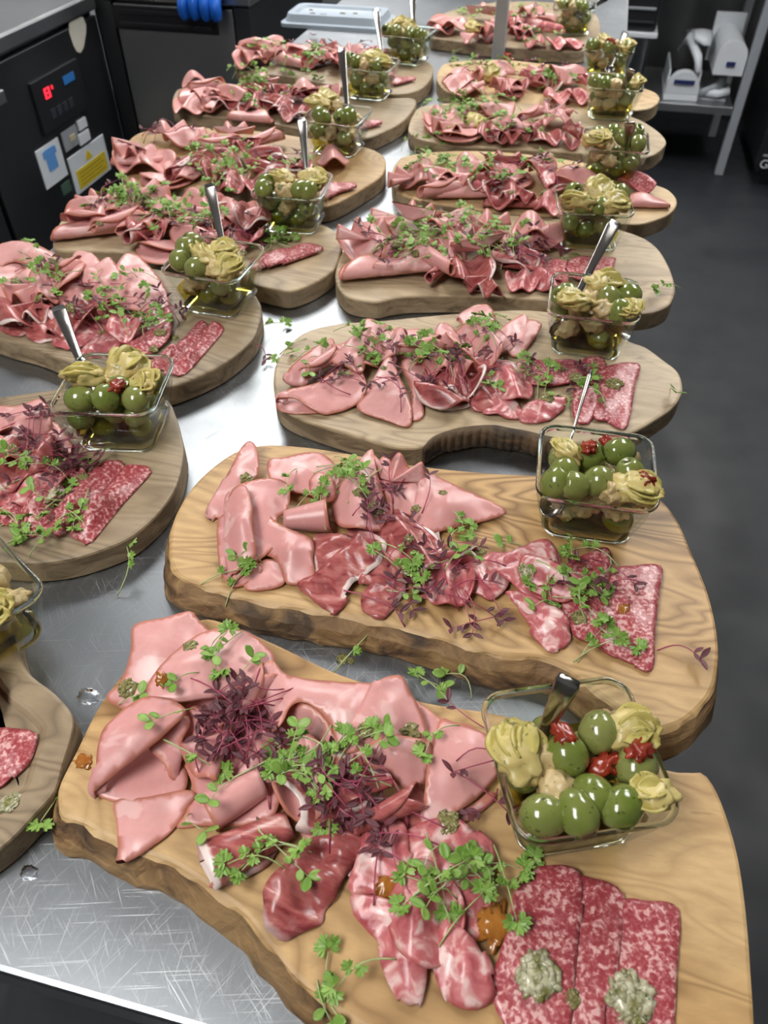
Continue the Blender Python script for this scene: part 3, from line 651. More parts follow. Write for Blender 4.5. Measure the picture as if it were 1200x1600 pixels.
for k in range(6):
    a, b = rnd.uniform(lx0 + .05, lx1 - .06), rnd.uniform(ly0 + .045, ly1 - .05); s = rnd.uniform(.004, .012)
    vs = [(a + s * math.cos(t) * rnd.uniform(.7, 1.3), b + .6 * s * math.sin(t), TZ + .020 + zz) for zz in (0, .0012) for t in [2 * PI * q / 9 for q in range(9)]]
    keep(link('crumb', mesh('crumb', vs, [tuple(range(9))[::-1], tuple(range(9, 18))] + [(q, (q + 1) % 9, 9 + (q + 1) % 9, 9 + q) for q in range(9)], simple('crumb_brown', (.10, .06, .03), .6))), tray)
ms = box('back_tray', lx0 - .25, lx0 - .05, 2.55, 2.9, TZ, TZ + .02, STEEL2) if False else None

# ================================================================ boards
WARM = [(.64, .435, .21), (.52, .305, .115), (.22, .11, .035)]
PALE = [(.55, .43, .275), (.44, .32, .185), (.16, .105, .06)]
GREY = [(.42, .325, .21), (.31, .228, .138), (.11, .075, .042)]
BARK = mat_bark('bark_edge', (.38, .235, .10), (.185, .10, .04), (.035, .02, .011))
EDGEP = mat_bark('pale_edge', (.40, .30, .185), (.30, .215, .125), (.16, .11, .06))
ORD = ['front', 'second', 'third', 'fourth', 'fifth', 'sixth', 'seventh', 'farthest']
def bname(k):
    row = 'right-row' if k[0] == 'R' else 'left-row'; n = int(k[1]); last = 8 if k[0] == 'R' else 7
    return ('farthest' if n == last else ORD[n - 1]) + ' ' + row + ' board'
BOARDS = {
 'R1': dict(t=.025, fl=.012, wood=WARM, seed=3.1, vein=.9, edge=BARK, look='warm-grained olive wood board with dark live edge, bottom right of the photo', p=[(90,1255),(95,1220),(120,1170),(150,1110),(185,1060),(240,1000),(310,968),(350,972),(430,1005),(520,1048),(600,1075),(660,1095),(720,1105),(780,1115),(870,1140),(960,1180),(1060,1205),(1095,1205),(1115,1225),(1135,1270),(1155,1340),(1168,1430),(1175,1520),(1180,1600),(1178,1660),(1130,1710),(1000,1725),(860,1715),(740,1690),(640,1645),(575,1610),(530,1582),(505,1561),(463,1530),(422,1480),(380,1427),(310,1375),(260,1345),(200,1325),(130,1287),(97,1276)]),
 'R2': dict(t=.025, fl=.014, wood=WARM, seed=9.4, vein=1.0, edge=BARK, look='warm striped olive wood board, second from the front, dark burl on its edge', p=[(265,850),(270,815),(290,775),(320,740),(365,707),(410,695),(470,697),(540,707),(640,725),(760,738),(900,745),(980,757),(1030,778),(1060,815),(1080,860),(1105,920),(1120,980),(1123,1030),(1114,1077),(1093,1106),(1068,1127),(1035,1139),(1012,1140),(985,1122),(960,1102),(927,1077),(893,1048),(856,1031),(827,1025),(785,1024),(743,1014),(702,1000),(635,981),(552,964),(468,950),(406,940),(343,924),(285,904),(266,877)]),
 'R3': dict(t=.025, fl=.0, wood=PALE, seed=1.7, vein=.8, edge=EDGEP, look='pale wooden board with ridged bark strip on its front edge, third in the right row', p=[(427,595),(432,565),(450,540),(480,517),(530,505),(600,500),(680,492),(760,486),(830,484),(900,495),(950,515),(984,533),(1009,542),(1037,562),(1060,581),(1067,607),(1057,630),(1037,647),(995,672),(950,688),(900,693),(853,686),(825,679),(797,674),(765,669),(720,673),(690,681),(660,698),(630,700),(600,695),(570,686),(525,673),(480,658),(447,643),(432,626)]),
 'R4': dict(t=.025, fl=.0, wood=PALE, seed=5.2, vein=.8, edge=EDGEP, look='pale kidney-shaped wooden board, fourth in the right row', p=[(525,440),(526,415),(540,385),(570,352),(620,338),(720,330),(830,338),(920,348),(990,365),(1025,385),(1045,415),(1055,445),(1053,463),(1040,480),(1000,490),(930,482),(850,470),(780,463),(700,462),(640,463),(610,467),(590,471),(565,469),(540,461)]),
 'R5': dict(t=.025, fl=.0, wood=[(.66,.48,.26),(.54,.36,.17),(.2,.12,.06)], seed=7.7, vein=.4, edge=EDGEP, look='pale yellow wooden board, fifth in the right row', p=[(612,275),(618,255),(640,242),(720,235),(820,240),(920,255),(985,272),(1024,288),(1044,296),(1058,312),(1052,328),(1032,340),(994,350),(940,345),(872,337),(840,335),(760,329),(680,317),(640,308),(618,296)]),
 'R6': dict(t=.025, fl=.0, wood=PALE, seed=2.9, vein=.4, edge=EDGEP, look='pale wooden board, sixth in the right row', p=[(638,200),(645,180),(665,165),(750,158),(850,163),(940,172),(990,183),(1016,196),(1036,212),(1040,226),(1016,243),(970,247),(912,239),(800,233),(720,228),(660,218),(643,210)]),
 'R7': dict(t=.025, fl=.0, wood=[(.66,.48,.26),(.54,.36,.17),(.2,.12,.06)], seed=4.4, vein=.6, edge=EDGEP, look='pale wooden board, seventh in the right row', p=[(683,125),(686,108),(705,97),(780,93),(870,102),(950,118),(1000,135),(1025,145),(1030,157),(1010,170),(960,172),(900,167),(820,162),(740,153),(700,143)]),
 'R8': dict(t=.025, fl=.0, wood=GREY, seed=6.1, vein=.3, edge=EDGEP, look='wooden board farthest away in the right row behind the post', p=[(672,56),(676,35),(700,18),(760,5),(830,2),(900,8),(930,22),(938,45),(930,66),(907,80),(860,78),(777,72),(693,61)]),
 'L1': dict(t=.025, fl=.0, wood=GREY, seed=8.3, vein=.7, edge=EDGEP, look='grey-brown wooden board cut off by the left edge, front of the left row', p=[(-330,1090),(-300,1000),(-200,930),(-60,905),(5,912),(16,945),(36,1037),(85,1082),(112,1114),(112,1145),(97,1195),(85,1235),(58,1267),(0,1325),(-80,1370),(-200,1370),(-300,1280),(-340,1180)]),
 'L2': dict(t=.025, fl=.0, wood=GREY, seed=3.6, vein=.8, edge=EDGEP, look='grey-brown rounded wooden board, second in the left row', p=[(-210,740),(-180,680),(-110,640),(0,620),(100,607),(200,603),(258,622),(275,650),(286,691),(286,716),(275,760),(247,801),(206,837),(165,856),(110,873),(55,880),(0,878),(-80,872),(-160,840),(-200,790)]),
 'L3': dict(t=.025, fl=.0, wood=GREY, seed=1.2, vein=.8, edge=EDGEP, look='brown rounded wooden board with a dark knot, third in the left row', p=[(-90,470),(-80,440),(-40,405),(40,397),(130,405),(250,421),(340,443),(391,456),(405,470),(409,487),(405,505),(394,530),(358,562),(323,582),(280,600),(250,606),(200,597),(143,577),(97,561),(54,545),(0,530),(-60,505)]),
 'L4': dict(t=.025, fl=.0, wood=PALE, seed=5.9, vein=.6, edge=EDGEP, look='pale wooden board, fourth in the left row', p=[(82,380),(94,346),(118,326),(160,310),(220,306),(300,307),(380,317),(420,326),(460,337),(502,350),(518,357),(534,374),(532,398),(522,420),(490,442),(454,455),(430,452),(394,443),(340,423),(280,403),(230,396),(150,392),(95,392)]),
 'L5': dict(t=.025, fl=.0, wood=[(.58,.40,.20),(.46,.29,.125),(.16,.09,.04)], seed=2.2, vein=.4, edge=EDGEP, look='honey-coloured wooden board, fifth in the left row', p=[(188,268),(193,240),(203,217),(230,204),(300,199),(400,204),(500,218),(563,228),(582,233),(598,242),(603,254),(598,272),(571,292),(510,322),(450,310),(387,298),(333,296),(276,293),(226,288),(194,280)]),
 'L6': dict(t=.025, fl=.0, wood=GREY, seed=7.1, vein=.3, edge=EDGEP, look='grey-brown wooden board, sixth in the left row', p=[(269,160),(273,145),(285,137),(340,130),(430,137),(530,150),(600,153),(643,153),(650,163),(632,187),(601,205),(564,216),(500,208),(430,193),(372,186),(345,183),(295,177),(272,170)]),
 'L7': dict(t=.025, fl=.0, wood=GREY, seed=4.9, vein=.3, edge=EDGEP, look='grey-brown wooden board farthest away in the left row', p=[(366,102),(372,88),(395,75),(460,68),(540,72),(620,84),(660,93),(675,101),(677,111),(670,127),(650,142),(609,147),(540,137),(450,119),(385,112)]),
}
BTZ = {}
def make_board(k, d):
    BT = TZ + d['t']; BTZ[k] = BT
    pts = [np.array(W(x, y, BT)) for x, y in d['p']]
    if sum(pts[i][0] * pts[(i + 1) % len(pts)][1] - pts[(i + 1) % len(pts)][0] * pts[i][1] for i in range(len(pts))) < 0: pts = pts[::-1]
    B, _ = catmull(pts, .006); n = len(B); c = B.mean(0); c[2] = TZ
    out = []
    live = d['edge'] is BARK
    nr = np.array([[(B[(i + 1) % n] - B[i - 1])[1], -(B[(i + 1) % n] - B[i - 1])[0], 0] for i in range(n)]); nr /= np.linalg.norm(nr, axis=1)[:, None] + 1e-9
    def loop(inset, z, fl):
        res = []
        for i in range(n):
            fr = max(0, -nr[i][1]); q = B[i] + nr[i] * (-inset + fl * d['fl'] * fr ** .7)
            if live and 0 < fl: q = q + nr[i] * fr * .0035 * noise.noise(Vector((B[i][0] * 70, B[i][1] * 70, z * 260)))
            res.append((q[0] - c[0], q[1] - c[1], z - TZ))
        return res
    t = d['t']
    L = [loop(.004, TZ, 1.0), loop(0, TZ + .002, 1.0), loop(0, TZ + t * .35, .95), loop(0, TZ + t * .65, .65), loop(0, TZ + t - .0025, .12), loop(.0007, TZ + t - .0008, 0), loop(.0028, TZ + t, 0)]
    if k == 'L1': L += [loop(.017, TZ + t, 0), loop(.020, TZ + t - .0015, 0), loop(.023, TZ + t - .0045, 0), loop(.027, TZ + t - .005, 0)]; BTZ[k] = BT - .005
    m = n; vs = [p for l in L for p in l]; fs = []; mi = []
    for i in range(len(L) - 1):
        for q in range(m): fs.append((i * m + q, i * m + (q + 1) % m, (i + 1) * m + (q + 1) % m, (i + 1) * m + q)); mi.append(1 if 1 <= i <= 3 else 0)
    fs.append(tuple(range(m))[::-1]); mi.append(0); fs.append(tuple((len(L) - 1) * m + q for q in range(m))); mi.append(0)
    if k == 'R1': pass
    w = mat_wood('olive_wood_' + k, *d['wood'], d['vein'], d['seed'])
    me = mesh('serving_board', vs, fs, [w, d['edge']], False, None, mi)
    o = link('serving_board', me, None, c); tag(o, d['look'], 'board', 'wooden serving boards')
    return o
BOBJ = {k: make_board(k, d) for k, d in BOARDS.items()}
# ridged bark strip on the third board's front edge
bt3 = BTZ['R3']; edge = [W(x, y, bt3) for x, y in [(663,698),(675,688),(690,681),(720,673),(765,669),(797,674),(825,679),(853,686),(880,691)]]
E_, _ = catmull([np.array(p) for p in edge], .0011, False); vs, fs = [], []
for i, p in enumerate(E_):
    rdg = .0020 * abs(math.sin(i * .42)) + .0012 * math.sin(i * .17 + 1); taper = min(1, i / 6, (len(E_) - 1 - i) / 6)
    for (dy, dz) in ((.005, .0004), (.001 - rdg, .0014), (-.0050 - rdg, -.003), (-.004 - rdg, -.012), (-.003 - rdg, -.020), (.002, -.021)):
        vs.append((p[0], p[1] + dy * (.3 + .7 * taper), p[2] + dz))
m = 6
for i in range(len(E_) - 1):
    for q in range(m - 1): fs.append((i * m + q, i * m + q + 1, (i + 1) * m + q + 1, (i + 1) * m + q))
BARK3 = mat_bark('ridged_bark', (.15, .088, .04), (.085, .05, .022), (.02, .012, .007))
bo = link('bark_strip', mesh('bark_strip', vs, fs, BARK3)); bo['label'] = 'ridged dark bark strip'; bpy.context.view_layer.update(); keep(bo, BOBJ['R3'])

# ================================================================ meats
NUM = ['first', 'second', 'third', 'fourth', 'fifth', 'sixth', 'seventh', 'eighth', 'ninth', 'tenth', 'eleventh', 'twelfth', 'thirteenth', 'fourteenth', 'fifteenth', 'sixteenth', 'seventeenth', 'eighteenth']
def cone(kind, BT, p0, p1, z0, z1, r0, r1, a0=-.6, a1=6.4, n=12, m=34, grow=.16, squash=1.0):
    """slice rolled into a cone, axis from p0 to p1 (px, height mm), radii in mm"""
    A, B = W(*p0, BT + z0 / 1000), W(*p1, BT + z1 / 1000); ax = (B - A).normalized(); s = ax.cross(Vector((0, 0, 1))).normalized(); u = s.cross(ax)
    vs, fs, rim = [], [], []
    for i in range(n + 1):
        t = i / n
        for k in range(m + 1):
            q = k / m; a = a0 + (a1 - a0) * q; r = (r0 + (r1 - r0) * t) / 1000 * (1 - grow * q)
            bow = .006 * (t - .5) * 4 * (q - .5) * (q - .5)
            vs.append(A + (B - A) * t + ax * bow + (s * math.cos(a) + u * math.sin(a) * squash) * r); rim.append(1 if i == n or k == 0 else (.3 if i == n - 1 else 0))
    for i in range(n):
        for k in range(m): a = i * (m + 1) + k; fs.append((a, a + 1, a + m + 2, a + m + 1))
    v, f, rm = thicken(np.array(vs), fs, .0012, rim); v = [(p[0], p[1], max(p[2], BT + .0003)) for p in v]
    me = mesh(MNAME[kind], v, f, MEAT[kind], True, rm); c = recenter(me); return link(MNAME[kind], me, None, c)
SH = {}   # board -> list of (kind, object, px x, own description)
def sh(b, kind, pts, inner=(), fold=(), desc=None, **kw):
    if kind == 'p': kw.setdefault('rimw', .0055)
    if kind in 'pc': inner = [(a_, b_, c_ * .72) for a_, b_, c_ in inner]; kw.setdefault('rip', .0017 if kind == 'p' else .0012)
    o = sheet(MNAME[kind], kind, BTZ[b], pts, inner, fold, **kw); SH.setdefault(b, []).append((kind, o, sum(p[0] for p in pts) / len(pts), desc))
def ge(b, kind, shape, px, py, R, rot, lift=0, tilt=0):
    o = generic(kind, shape, BTZ[b], px, py, R, rot, lift, tilt); SH.setdefault(b, []).append((kind, o, px, None))
def co(b, kind, p0, p1, z0, z1, r0, r1, desc=None, **kw):
    o = cone(kind, BTZ[b], p0, p1, z0, z1, r0, r1, **kw); SH.setdefault(b, []).append((kind, o, (p0[0] + p1[0]) / 2, desc))

# ---- front right-row board
sh('R1','m',[(209,977,20),(255,965,22),(297,955,20),(310,968,17),(330,990,14),(345,1020,10),(320,1070,8),(270,1100,8),(225,1118,8),(175,1100,5),(167,1086,6),(185,1069,10),(197,1044,15),(205,1011,19)],[(250,1010,22)],(),'pink mortadella slice at the back left corner of the front right-row board')
sh('R1','m',[(145,1232,5),(160,1246,4),(190,1254,3),(218,1257,3),(267,1252,4),(290,1232,5),(290,1200,5),(262,1170,5),(235,1160,5),(200,1180,4),(160,1210,4)],(),(),'lower layer of the open folded mortadella slice, left of front right-row board')
sh('R1','m',[(180,1252,3),(182,1290,3.5),(184,1325,2),(184,1352,-2),(217,1337,2),(263,1303,3),(290,1268,3),(306,1240,5),(280,1235,6),(230,1245,4)],[(225,1290,5)],(),'pointed mortadella slice hanging over the front left board edge')
sh('R1','m',[(275,1292,3),(320,1290,3),(380,1290,3),(430,1270,6),(440,1200,8),(420,1120,10),(400,1080,12),(330,1085,10),(285,1110,7),(280,1170,5),(300,1230,4),(290,1270,3)],[(350,1180,4),(390,1150,14),(330,1140,3)],(),'mortadella slice under the red sprigs in the middle of the left pile')
sh('R1','m',[(276,1015,24),(313,990,24),(351,981,22),(388,988,20),(413,1007,18),(430,1028,16),(425,1060,17),(400,1080,20),(363,1077,24),(313,1082,26),(267,1088,26),(232,1084,24),(230,1070,25),(247,1044,26)],[(330,1040,28),(280,1060,30)],(8,9,10),'large mortadella slice with curved browned rim at the back of the pile')
sh('R1','m',[(230,1088,27),(208,1098,26),(190,1110,25),(163,1136,23),(153,1165,21),(149,1198,19),(143,1226,13),(147,1238,9),(160,1226,13),(197,1196,20),(238,1165,25),(270,1135,27),(291,1113,26),(275,1096,27),(250,1088,28)],[(200,1150,29),(230,1120,31)],(5,6),'broad mortadella slice folded open at the far left of the board')
sh('R1','m',[(232,1166,19),(259,1144,20),(286,1117,21),(298,1128,18),(284,1158,16),(276,1185,12),(272,1205,8),(275,1220,5),(266,1214,9),(262,1200,12),(248,1184,15)],(),(4,5,6),'narrow curled mortadella flap beside the red sprigs')
sh('R1','m',[(470,1098,20),(492,1107,20),(517,1136,17),(533,1178,13),(510,1188,6),(480,1190,6),(440,1165,6),(420,1130,7),(440,1110,10)],[(475,1145,4)],(),'shadowed inner mortadella fold right of the red sprigs')
sh('R1','m',[(413,1038,26),(427,1033,27),(451,1055,22),(500,1063,20),(547,1066,20),(590,1072,20),(575,1110,20),(552,1150,19),(534,1182,15),(519,1138,19),(494,1107,23),(470,1096,24),(452,1104,24),(442,1125,22),(430,1140,18),(420,1140,12),(418,1090,20)],[(500,1080,25),(540,1110,25)],(16,15),'draped mortadella slice with pale fat patches behind the green sprigs')
sh('R1','m',[(560,1120,12),(580,1100,12),(640,1090,11),(690,1122,10),(740,1135,9),(735,1160,7),(680,1170,6),(600,1175,8)],(),(),'mortadella slice lying under the pesto at the back right')
sh('R1','m',[(538,1175,21),(559,1123,24),(580,1080,27),(590,1064,28),(626,1054,24),(640,1078,20),(660,1117,16),(662,1150,14),(605,1160,18)],[(600,1100,26)],(0,1,2),'peaked mortadella slice with a pesto spoonful at its foot')
sh('R1','m',[(542,1180,17),(575,1163,21),(609,1148,24),(640,1152,24),(674,1160,22),(672,1190,17),(663,1225,10),(632,1235,8),(614,1218,10),(580,1200,13)],[(618,1180,24)],(0,),'small triangular mortadella fold in the centre of the front right-row board')
sh('R1','m',[(700,1270,4),(740,1255,4),(768,1236,4),(774,1250,3),(728,1284,2),(710,1280,2)],(),(),'lower mortadella layer peeking out beside the glass dish')
sh('R1','m',[(688,1124,17),(712,1129,16),(745,1140,14),(777,1161,12),(782,1198,10),(768,1225,8),(742,1250,8),(713,1270,8),(690,1281,8),(667,1288,7),(663,1260,10),(664,1230,13),(670,1180,18)],[(720,1190,19)],(7,8,9),'smooth mortadella slice folded in half beside the glass dish')
co('R1','m',(410,1222),(326,1272),11,9,9,12,'mortadella slice rolled up tight in front of the red sprigs',a0=-.9,a1=5.6)
sh('R1','p',[(413,1219,17),(430,1221,20),(447,1227,21),(462,1242,21),(472,1257,20),(470,1280,15),(463,1300,8),(500,1302,7),(560,1275,7),(585,1245,8),(560,1210,10),(520,1185,12),(470,1180,12),(430,1190,13)],[(500,1240,17)],(),'prosciutto slice with a white fat ribbon in the middle of the board')
co('R1','p',(452,1290),(324,1356),7,8,9,17,'dark rolled prosciutto slice with an open end near the front edge',a0=-1.2,a1=5.4,grow=.35,squash=.62)
sh('R1','p',[(330,1388,2),(350,1360,4),(400,1330,5),(440,1310,4),(425,1345,3),(385,1372,2)],[(385,1350,8)],(),'prosciutto scrap under the dark rolled slice')
sh('R1','p',[(482,1313,14),(450,1343,14),(413,1382,11),(411,1420,6),(411,1450,3),(425,1462,1.5),(445,1470,1.5),(472,1457,2.5),(503,1442,2),(505,1425,3),(526,1400,3),(545,1362,5),(574,1335,7),(580,1298,8),(526,1303,12)],[(460,1350,22),(436,1410,17),(470,1390,9),(478,1420,4),(505,1370,14),(540,1330,17),(500,1335,10)],(),'broad prosciutto slice with silvery fat draped over the front edge')
sh('R1','p',[(470,1300,5),(520,1270,7),(580,1250,9),(640,1250,9),(680,1270,8),(660,1310,6),(610,1340,4),(560,1370,3),(520,1350,4)],[(570,1290,12)],(),'prosciutto slice under the red sprigs right of centre')
sh('R1','c',[(576,1275,12),(605,1278,13),(632,1288,12),(637,1330,10),(618,1370,8),(590,1395,6),(560,1400,5),(545,1390,5),(556,1345,9)],[(600,1320,16)],(3,4),'coppa slice with white fat left of the green parsley')
sh('R1','c',[(634,1300,9),(665,1284,11),(697,1273,12),(725,1284,11),(747,1300,10),(770,1327,7),(765,1363,5),(736,1388,4),(700,1396,4),(665,1396,4),(640,1376,5),(630,1340,7)],[(700,1330,14)],(4,5),'rounded coppa slice between the parsley and the glass dish')
sh('R1','c',[(620,1375,3),(680,1380,4),(740,1385,5),(775,1420,4),(770,1460,3),(720,1475,3),(680,1465,3),(640,1430,3)],[(700,1420,7)],(),'coppa slice under the parsley sprig')
sh('R1','c',[(547,1402,7),(565,1396,9),(590,1399,10),(630,1415,11),(663,1438,10),(666,1475,9),(662,1515,8),(652,1566,5),(640,1572,3),(625,1560,3),(605,1521,3),(592,1478,4),(572,1455,5),(553,1430,6)],[(625,1465,17),(635,1520,14)],(9,10,5,6),'tapering folded coppa slice pointing to the front edge')
sh('R1','c',[(688,1440,8),(708,1442,10),(728,1453,11),(752,1490,9),(766,1525,7),(775,1553,5),(765,1568,3),(745,1576,3),(718,1575,3),(700,1560,3),(688,1535,4),(680,1490,6)],[(722,1500,16)],(10,9,3),'folded coppa slice beside the first salami slice')
sh('R1','s',[(812,1364,5),(848,1353,5.5),(885,1352,5.5),(910,1366,5),(908,1410,6.5),(898,1458,7),(892,1522,7),(886,1600,6),(880,1660,4),(820,1640,3),(782,1590,3),(770,1560,3),(768,1530,3.5),(790,1460,5),(800,1410,5)],(),(4,5,6,7),'large salami slice with pale relish, nearest the parsley')
sh('R1','s',[(905,1374,4.5),(930,1373,5),(955,1380,5),(972,1396,4.5),(966,1450,5.5),(961,1506,5.5),(946,1570,5),(940,1640,4),(890,1650,3),(884,1600,3),(890,1520,3.5),(898,1450,4)],(),(3,4,5),'middle salami slice of the three by the board end')
sh('R1','s',[(968,1411,4),(1016,1408,4.5),(1057,1418,4),(1055,1490,5),(1051,1550,5),(1045,1640,4),(1000,1660,3),(942,1650,2.5),(945,1570,3),(960,1500,3.5)],(),(2,3,4),'rightmost salami slice with green relish by the board end')
# ---- second right-row board
sh('R2','m',[(418,720,10),(447,714,10),(485,706,10),(512,714,9),(531,743,8),(518,775,7),(470,770,7),(427,760,8)],[(480,740,12)])
sh('R2','m',[(381,694,15),(400,697,14),(404,739,12),(380,770,9),(352,808,6),(335,808,4),(322,803,4),(327,793,9),(352,747,13)],[(372,745,18)],(6,5,7),'narrow mortadella flap pointing to the back left corner')
sh('R2','m',[(339,818,7),(356,808,9),(397,868,7),(410,893,5),(385,912,3),(372,917,3),(356,914,3),(343,885,5)],[(365,870,9)])
sh('R2','m',[(380,915,3),(406,877,6),(435,877,6),(446,897,4),(440,915,3),(402,923,2.5)],())
sh('R2','m',[(354,788,16),(360,768,20),(381,754,22),(427,747,20),(452,760,17),(449,797,15),(433,810,15),(441,843,13),(420,862,11),(402,877,9),(380,896,7),(360,911,4),(354,868,8),(357,827,13)],[(410,790,20),(395,840,13)],(0,),'large smooth mortadella fold on the left of its board')
sh('R2','m',[(356,782,22),(366,764,27),(384,759,29),(393,790,29),(397,835,24),(399,868,17),(381,884,12),(362,896,8),(355,860,11),(354,820,17)],[(376,810,31),(378,850,23)],(7,8,9),'tube-like mortadella fold along the left of the second right-row board')
sh('R2','m',[(397,858,10),(405,830,14),(416,804,16),(439,820,17),(487,843,13),(489,875,10),(491,907,5),(468,913,3),(447,911,3),(441,893,6),(427,872,8)],[(450,860,17)],())
sh('R2','p',[(489,843,9),(527,832,10),(560,850,8),(540,880,6),(510,900,5),(493,898,5)],[(520,865,11)])
sh('R2','p',[(531,775,7),(600,785,7),(660,800,6),(690,850,5),(640,880,4),(560,855,5)],[(610,825,12)])
sh('R2','m',[(483,750,20),(500,738,22),(522,750,20),(524,778,15),(505,785,14),(487,775,16)],[(503,760,24)])
co('R2','m',(445,812),(512,806),13,14,7,14,'mortadella slice rolled into an open cup at the pile centre',a0=-1.1,a1=5.3,grow=.1)
sh('R2','m',[(589,724,14),(606,714,16),(624,750,13),(652,756,12),(660,800,8),(614,800,8),(597,764,12)],[(630,775,14)])
sh('R2','m',[(547,741,18),(565,720,23),(581,702,25),(586,720,24),(591,745,21),(604,799,10),(577,800,10),(560,783,13)],[(575,755,25)],(0,1),'pointed mortadella slice standing at the back of the pile')
sh('R2','m',[(660,742,12),(668,737,14),(720,762,13),(786,793,6),(782,806,4),(730,820,5),(668,834,6),(656,826,7),(650,800,10),(655,765,13)],[(700,790,17)],(6,7,8,9),'folded triangular mortadella slice apart from the pile')
sh('R2','p',[(560,912,5),(585,880,9),(602,858,12),(618,827,13),(650,835,12),(677,847,10),(689,885,5),(652,907,4),(606,913,4)],[(630,870,15)])
sh('R2','p',[(464,914,3),(493,893,9),(531,860,15),(562,831,17),(590,838,16),(604,852,14),(593,881,10),(555,908,8),(540,930,7),(531,948,5),(518,957,3),(490,940,2)],[(550,880,17),(515,915,11)],(8,9),'prosciutto slice with a bright white fat edge at the front')
sh('R2','p',[(564,939,4),(577,914,7),(605,908,8),(633,910,6),(627,935,4),(597,968,2),(572,957,3)],[(598,932,10)])
sh('R2','c',[(636,938,2),(702,912,6),(731,877,8),(785,864,8),(795,910,5),(768,937,4),(735,925,5),(700,930,3)],[(750,900,11)])
sh('R2','c',[(764,881,8),(798,860,9),(856,843,7),(877,893,6),(860,937,5),(818,929,6),(798,910,7)],[(820,890,12)])
sh('R2','c',[(789,927,7),(827,931,9),(877,952,8),(893,993,5),(886,1010,3),(872,1016,3),(856,1014,3),(831,983,4),(806,945,6)],[(850,970,13)],(5,6))
sh('R2','s',[(877,893,6),(914,866,6),(952,858,6),(950,918,6),(930,952,5),(925,997,4),(885,970,4)],[(920,910,8)])
sh('R2','s',[(893,985,4),(910,927,7),(960,918,6),(970,1022,3),(927,1006,3)],[(935,960,8)])
sh('R2','s',[(958,890,7),(990,884,8),(1029,883,7),(1026,920,8),(1022,952,8),(1018,1000,7),(1016,1043,4),(992,1038,3),(968,1027,3),(937,1006,4),(947,943,6)],(),(2,3,4,5,6),'rightmost salami slice, folded square, on the second right-row board')
# ---- third right-row board
sh('R3','m',[(433,628,3),(470,622,3),(510,640,3),(480,646,2),(440,642,2)],())
sh('R3','m',[(447,582,14),(480,550,17),(519,529,17),(522,559,14),(516,570,13),(480,593,11),(453,593,9)],[(485,572,21)],(5,6),'rolled mortadella flap at the back left of the third right-row board')
sh('R3','m',[(433,621,11),(445,611,14),(495,597,13),(531,576,12),(564,580,12),(572,610,8),(558,631,5),(516,647,3),(490,640,7),(462,622,12)],[(520,605,9)],(0,),'open mortadella loop at the left tip of the third right-row board')
sh('R3','m',[(519,564,18),(540,538,22),(564,518,23),(572,544,19),(566,582,14),(540,573,17)],[(548,555,25)],(0,1))
sh('R3','m',[(570,499,17),(591,502,16),(615,514,13),(618,538,11),(588,555,12),(567,530,15)],[(592,525,19)],(4,5))
sh('R3','m',[(615,520,13),(660,514,14),(692,526,12),(692,552,9),(648,560,9),(618,552,10)],[(655,537,18)])
sh('R3','m',[(717,496,14),(744,477,16),(765,478,15),(773,502,12),(738,522,11)],[(748,497,19)],(0,))
sh('R3','m',[(681,528,18),(690,504,21),(710,514,18),(720,537,13),(690,545,13)],[(700,525,21)],(0,))
sh('R3','m',[(740,556,8),(760,532,12),(782,513,14),(816,491,13),(821,505,11),(793,547,7),(757,558,6)],[(780,530,16)],(3,4))
sh('R3','m',[(794,545,6),(822,502,11),(846,505,9),(838,525,7),(811,556,4)],[(822,525,11)])
sh('R3','m',[(627,568,14),(645,559,15),(666,574,12),(680,607,6),(660,610,7),(662,649,3),(642,653,3),(642,610,8)],[(650,590,14)],(2,))
sh('R3','m',[(609,558,19),(625,590,15),(642,628,9),(640,665,3),(600,656,3),(558,638,5),(575,612,11),(588,589,15)],[(605,610,16)],(6,7),'triangular mortadella flap pointing forward on the third right-row board')
sh('R3','p',[(660,612,7),(675,586,10),(705,595,11),(738,610,8),(746,628,4),(720,638,3),(684,638,3)],[(705,615,13)])
sh('R3','p',[(735,638,3),(744,604,10),(770,602,10),(785,628,5),(770,642,3)],[(758,620,12)])
sh('R3','p',[(690,570,8),(740,560,8),(800,565,7),(810,600,5),(760,605,6),(700,600,7)],[(750,580,12)])
sh('R3','c',[(754,645,3),(768,615,8),(797,613,8),(818,647,4),(805,656,2),(780,648,5)],[(785,630,11)])
sh('R3','c',[(812,656,3),(822,632,8),(859,618,9),(886,621,7),(878,641,4),(850,660,2)],[(850,637,12)])
sh('R3','s',[(808,566,5),(855,562,6),(901,564,5),(901,592,6),(853,603,5),(811,592,5)],[(855,580,9)])
sh('R3','s',[(905,569,6),(935,556,6),(946,570,6),(935,618,6),(918,660,3),(895,647,4)],[(922,605,9)],(2,3))
sh('R3','s',[(938,579,6),(995,567,6),(989,601,7),(978,665,3),(950,657,3),(927,647,4)],[(960,610,9)],(1,2,3))
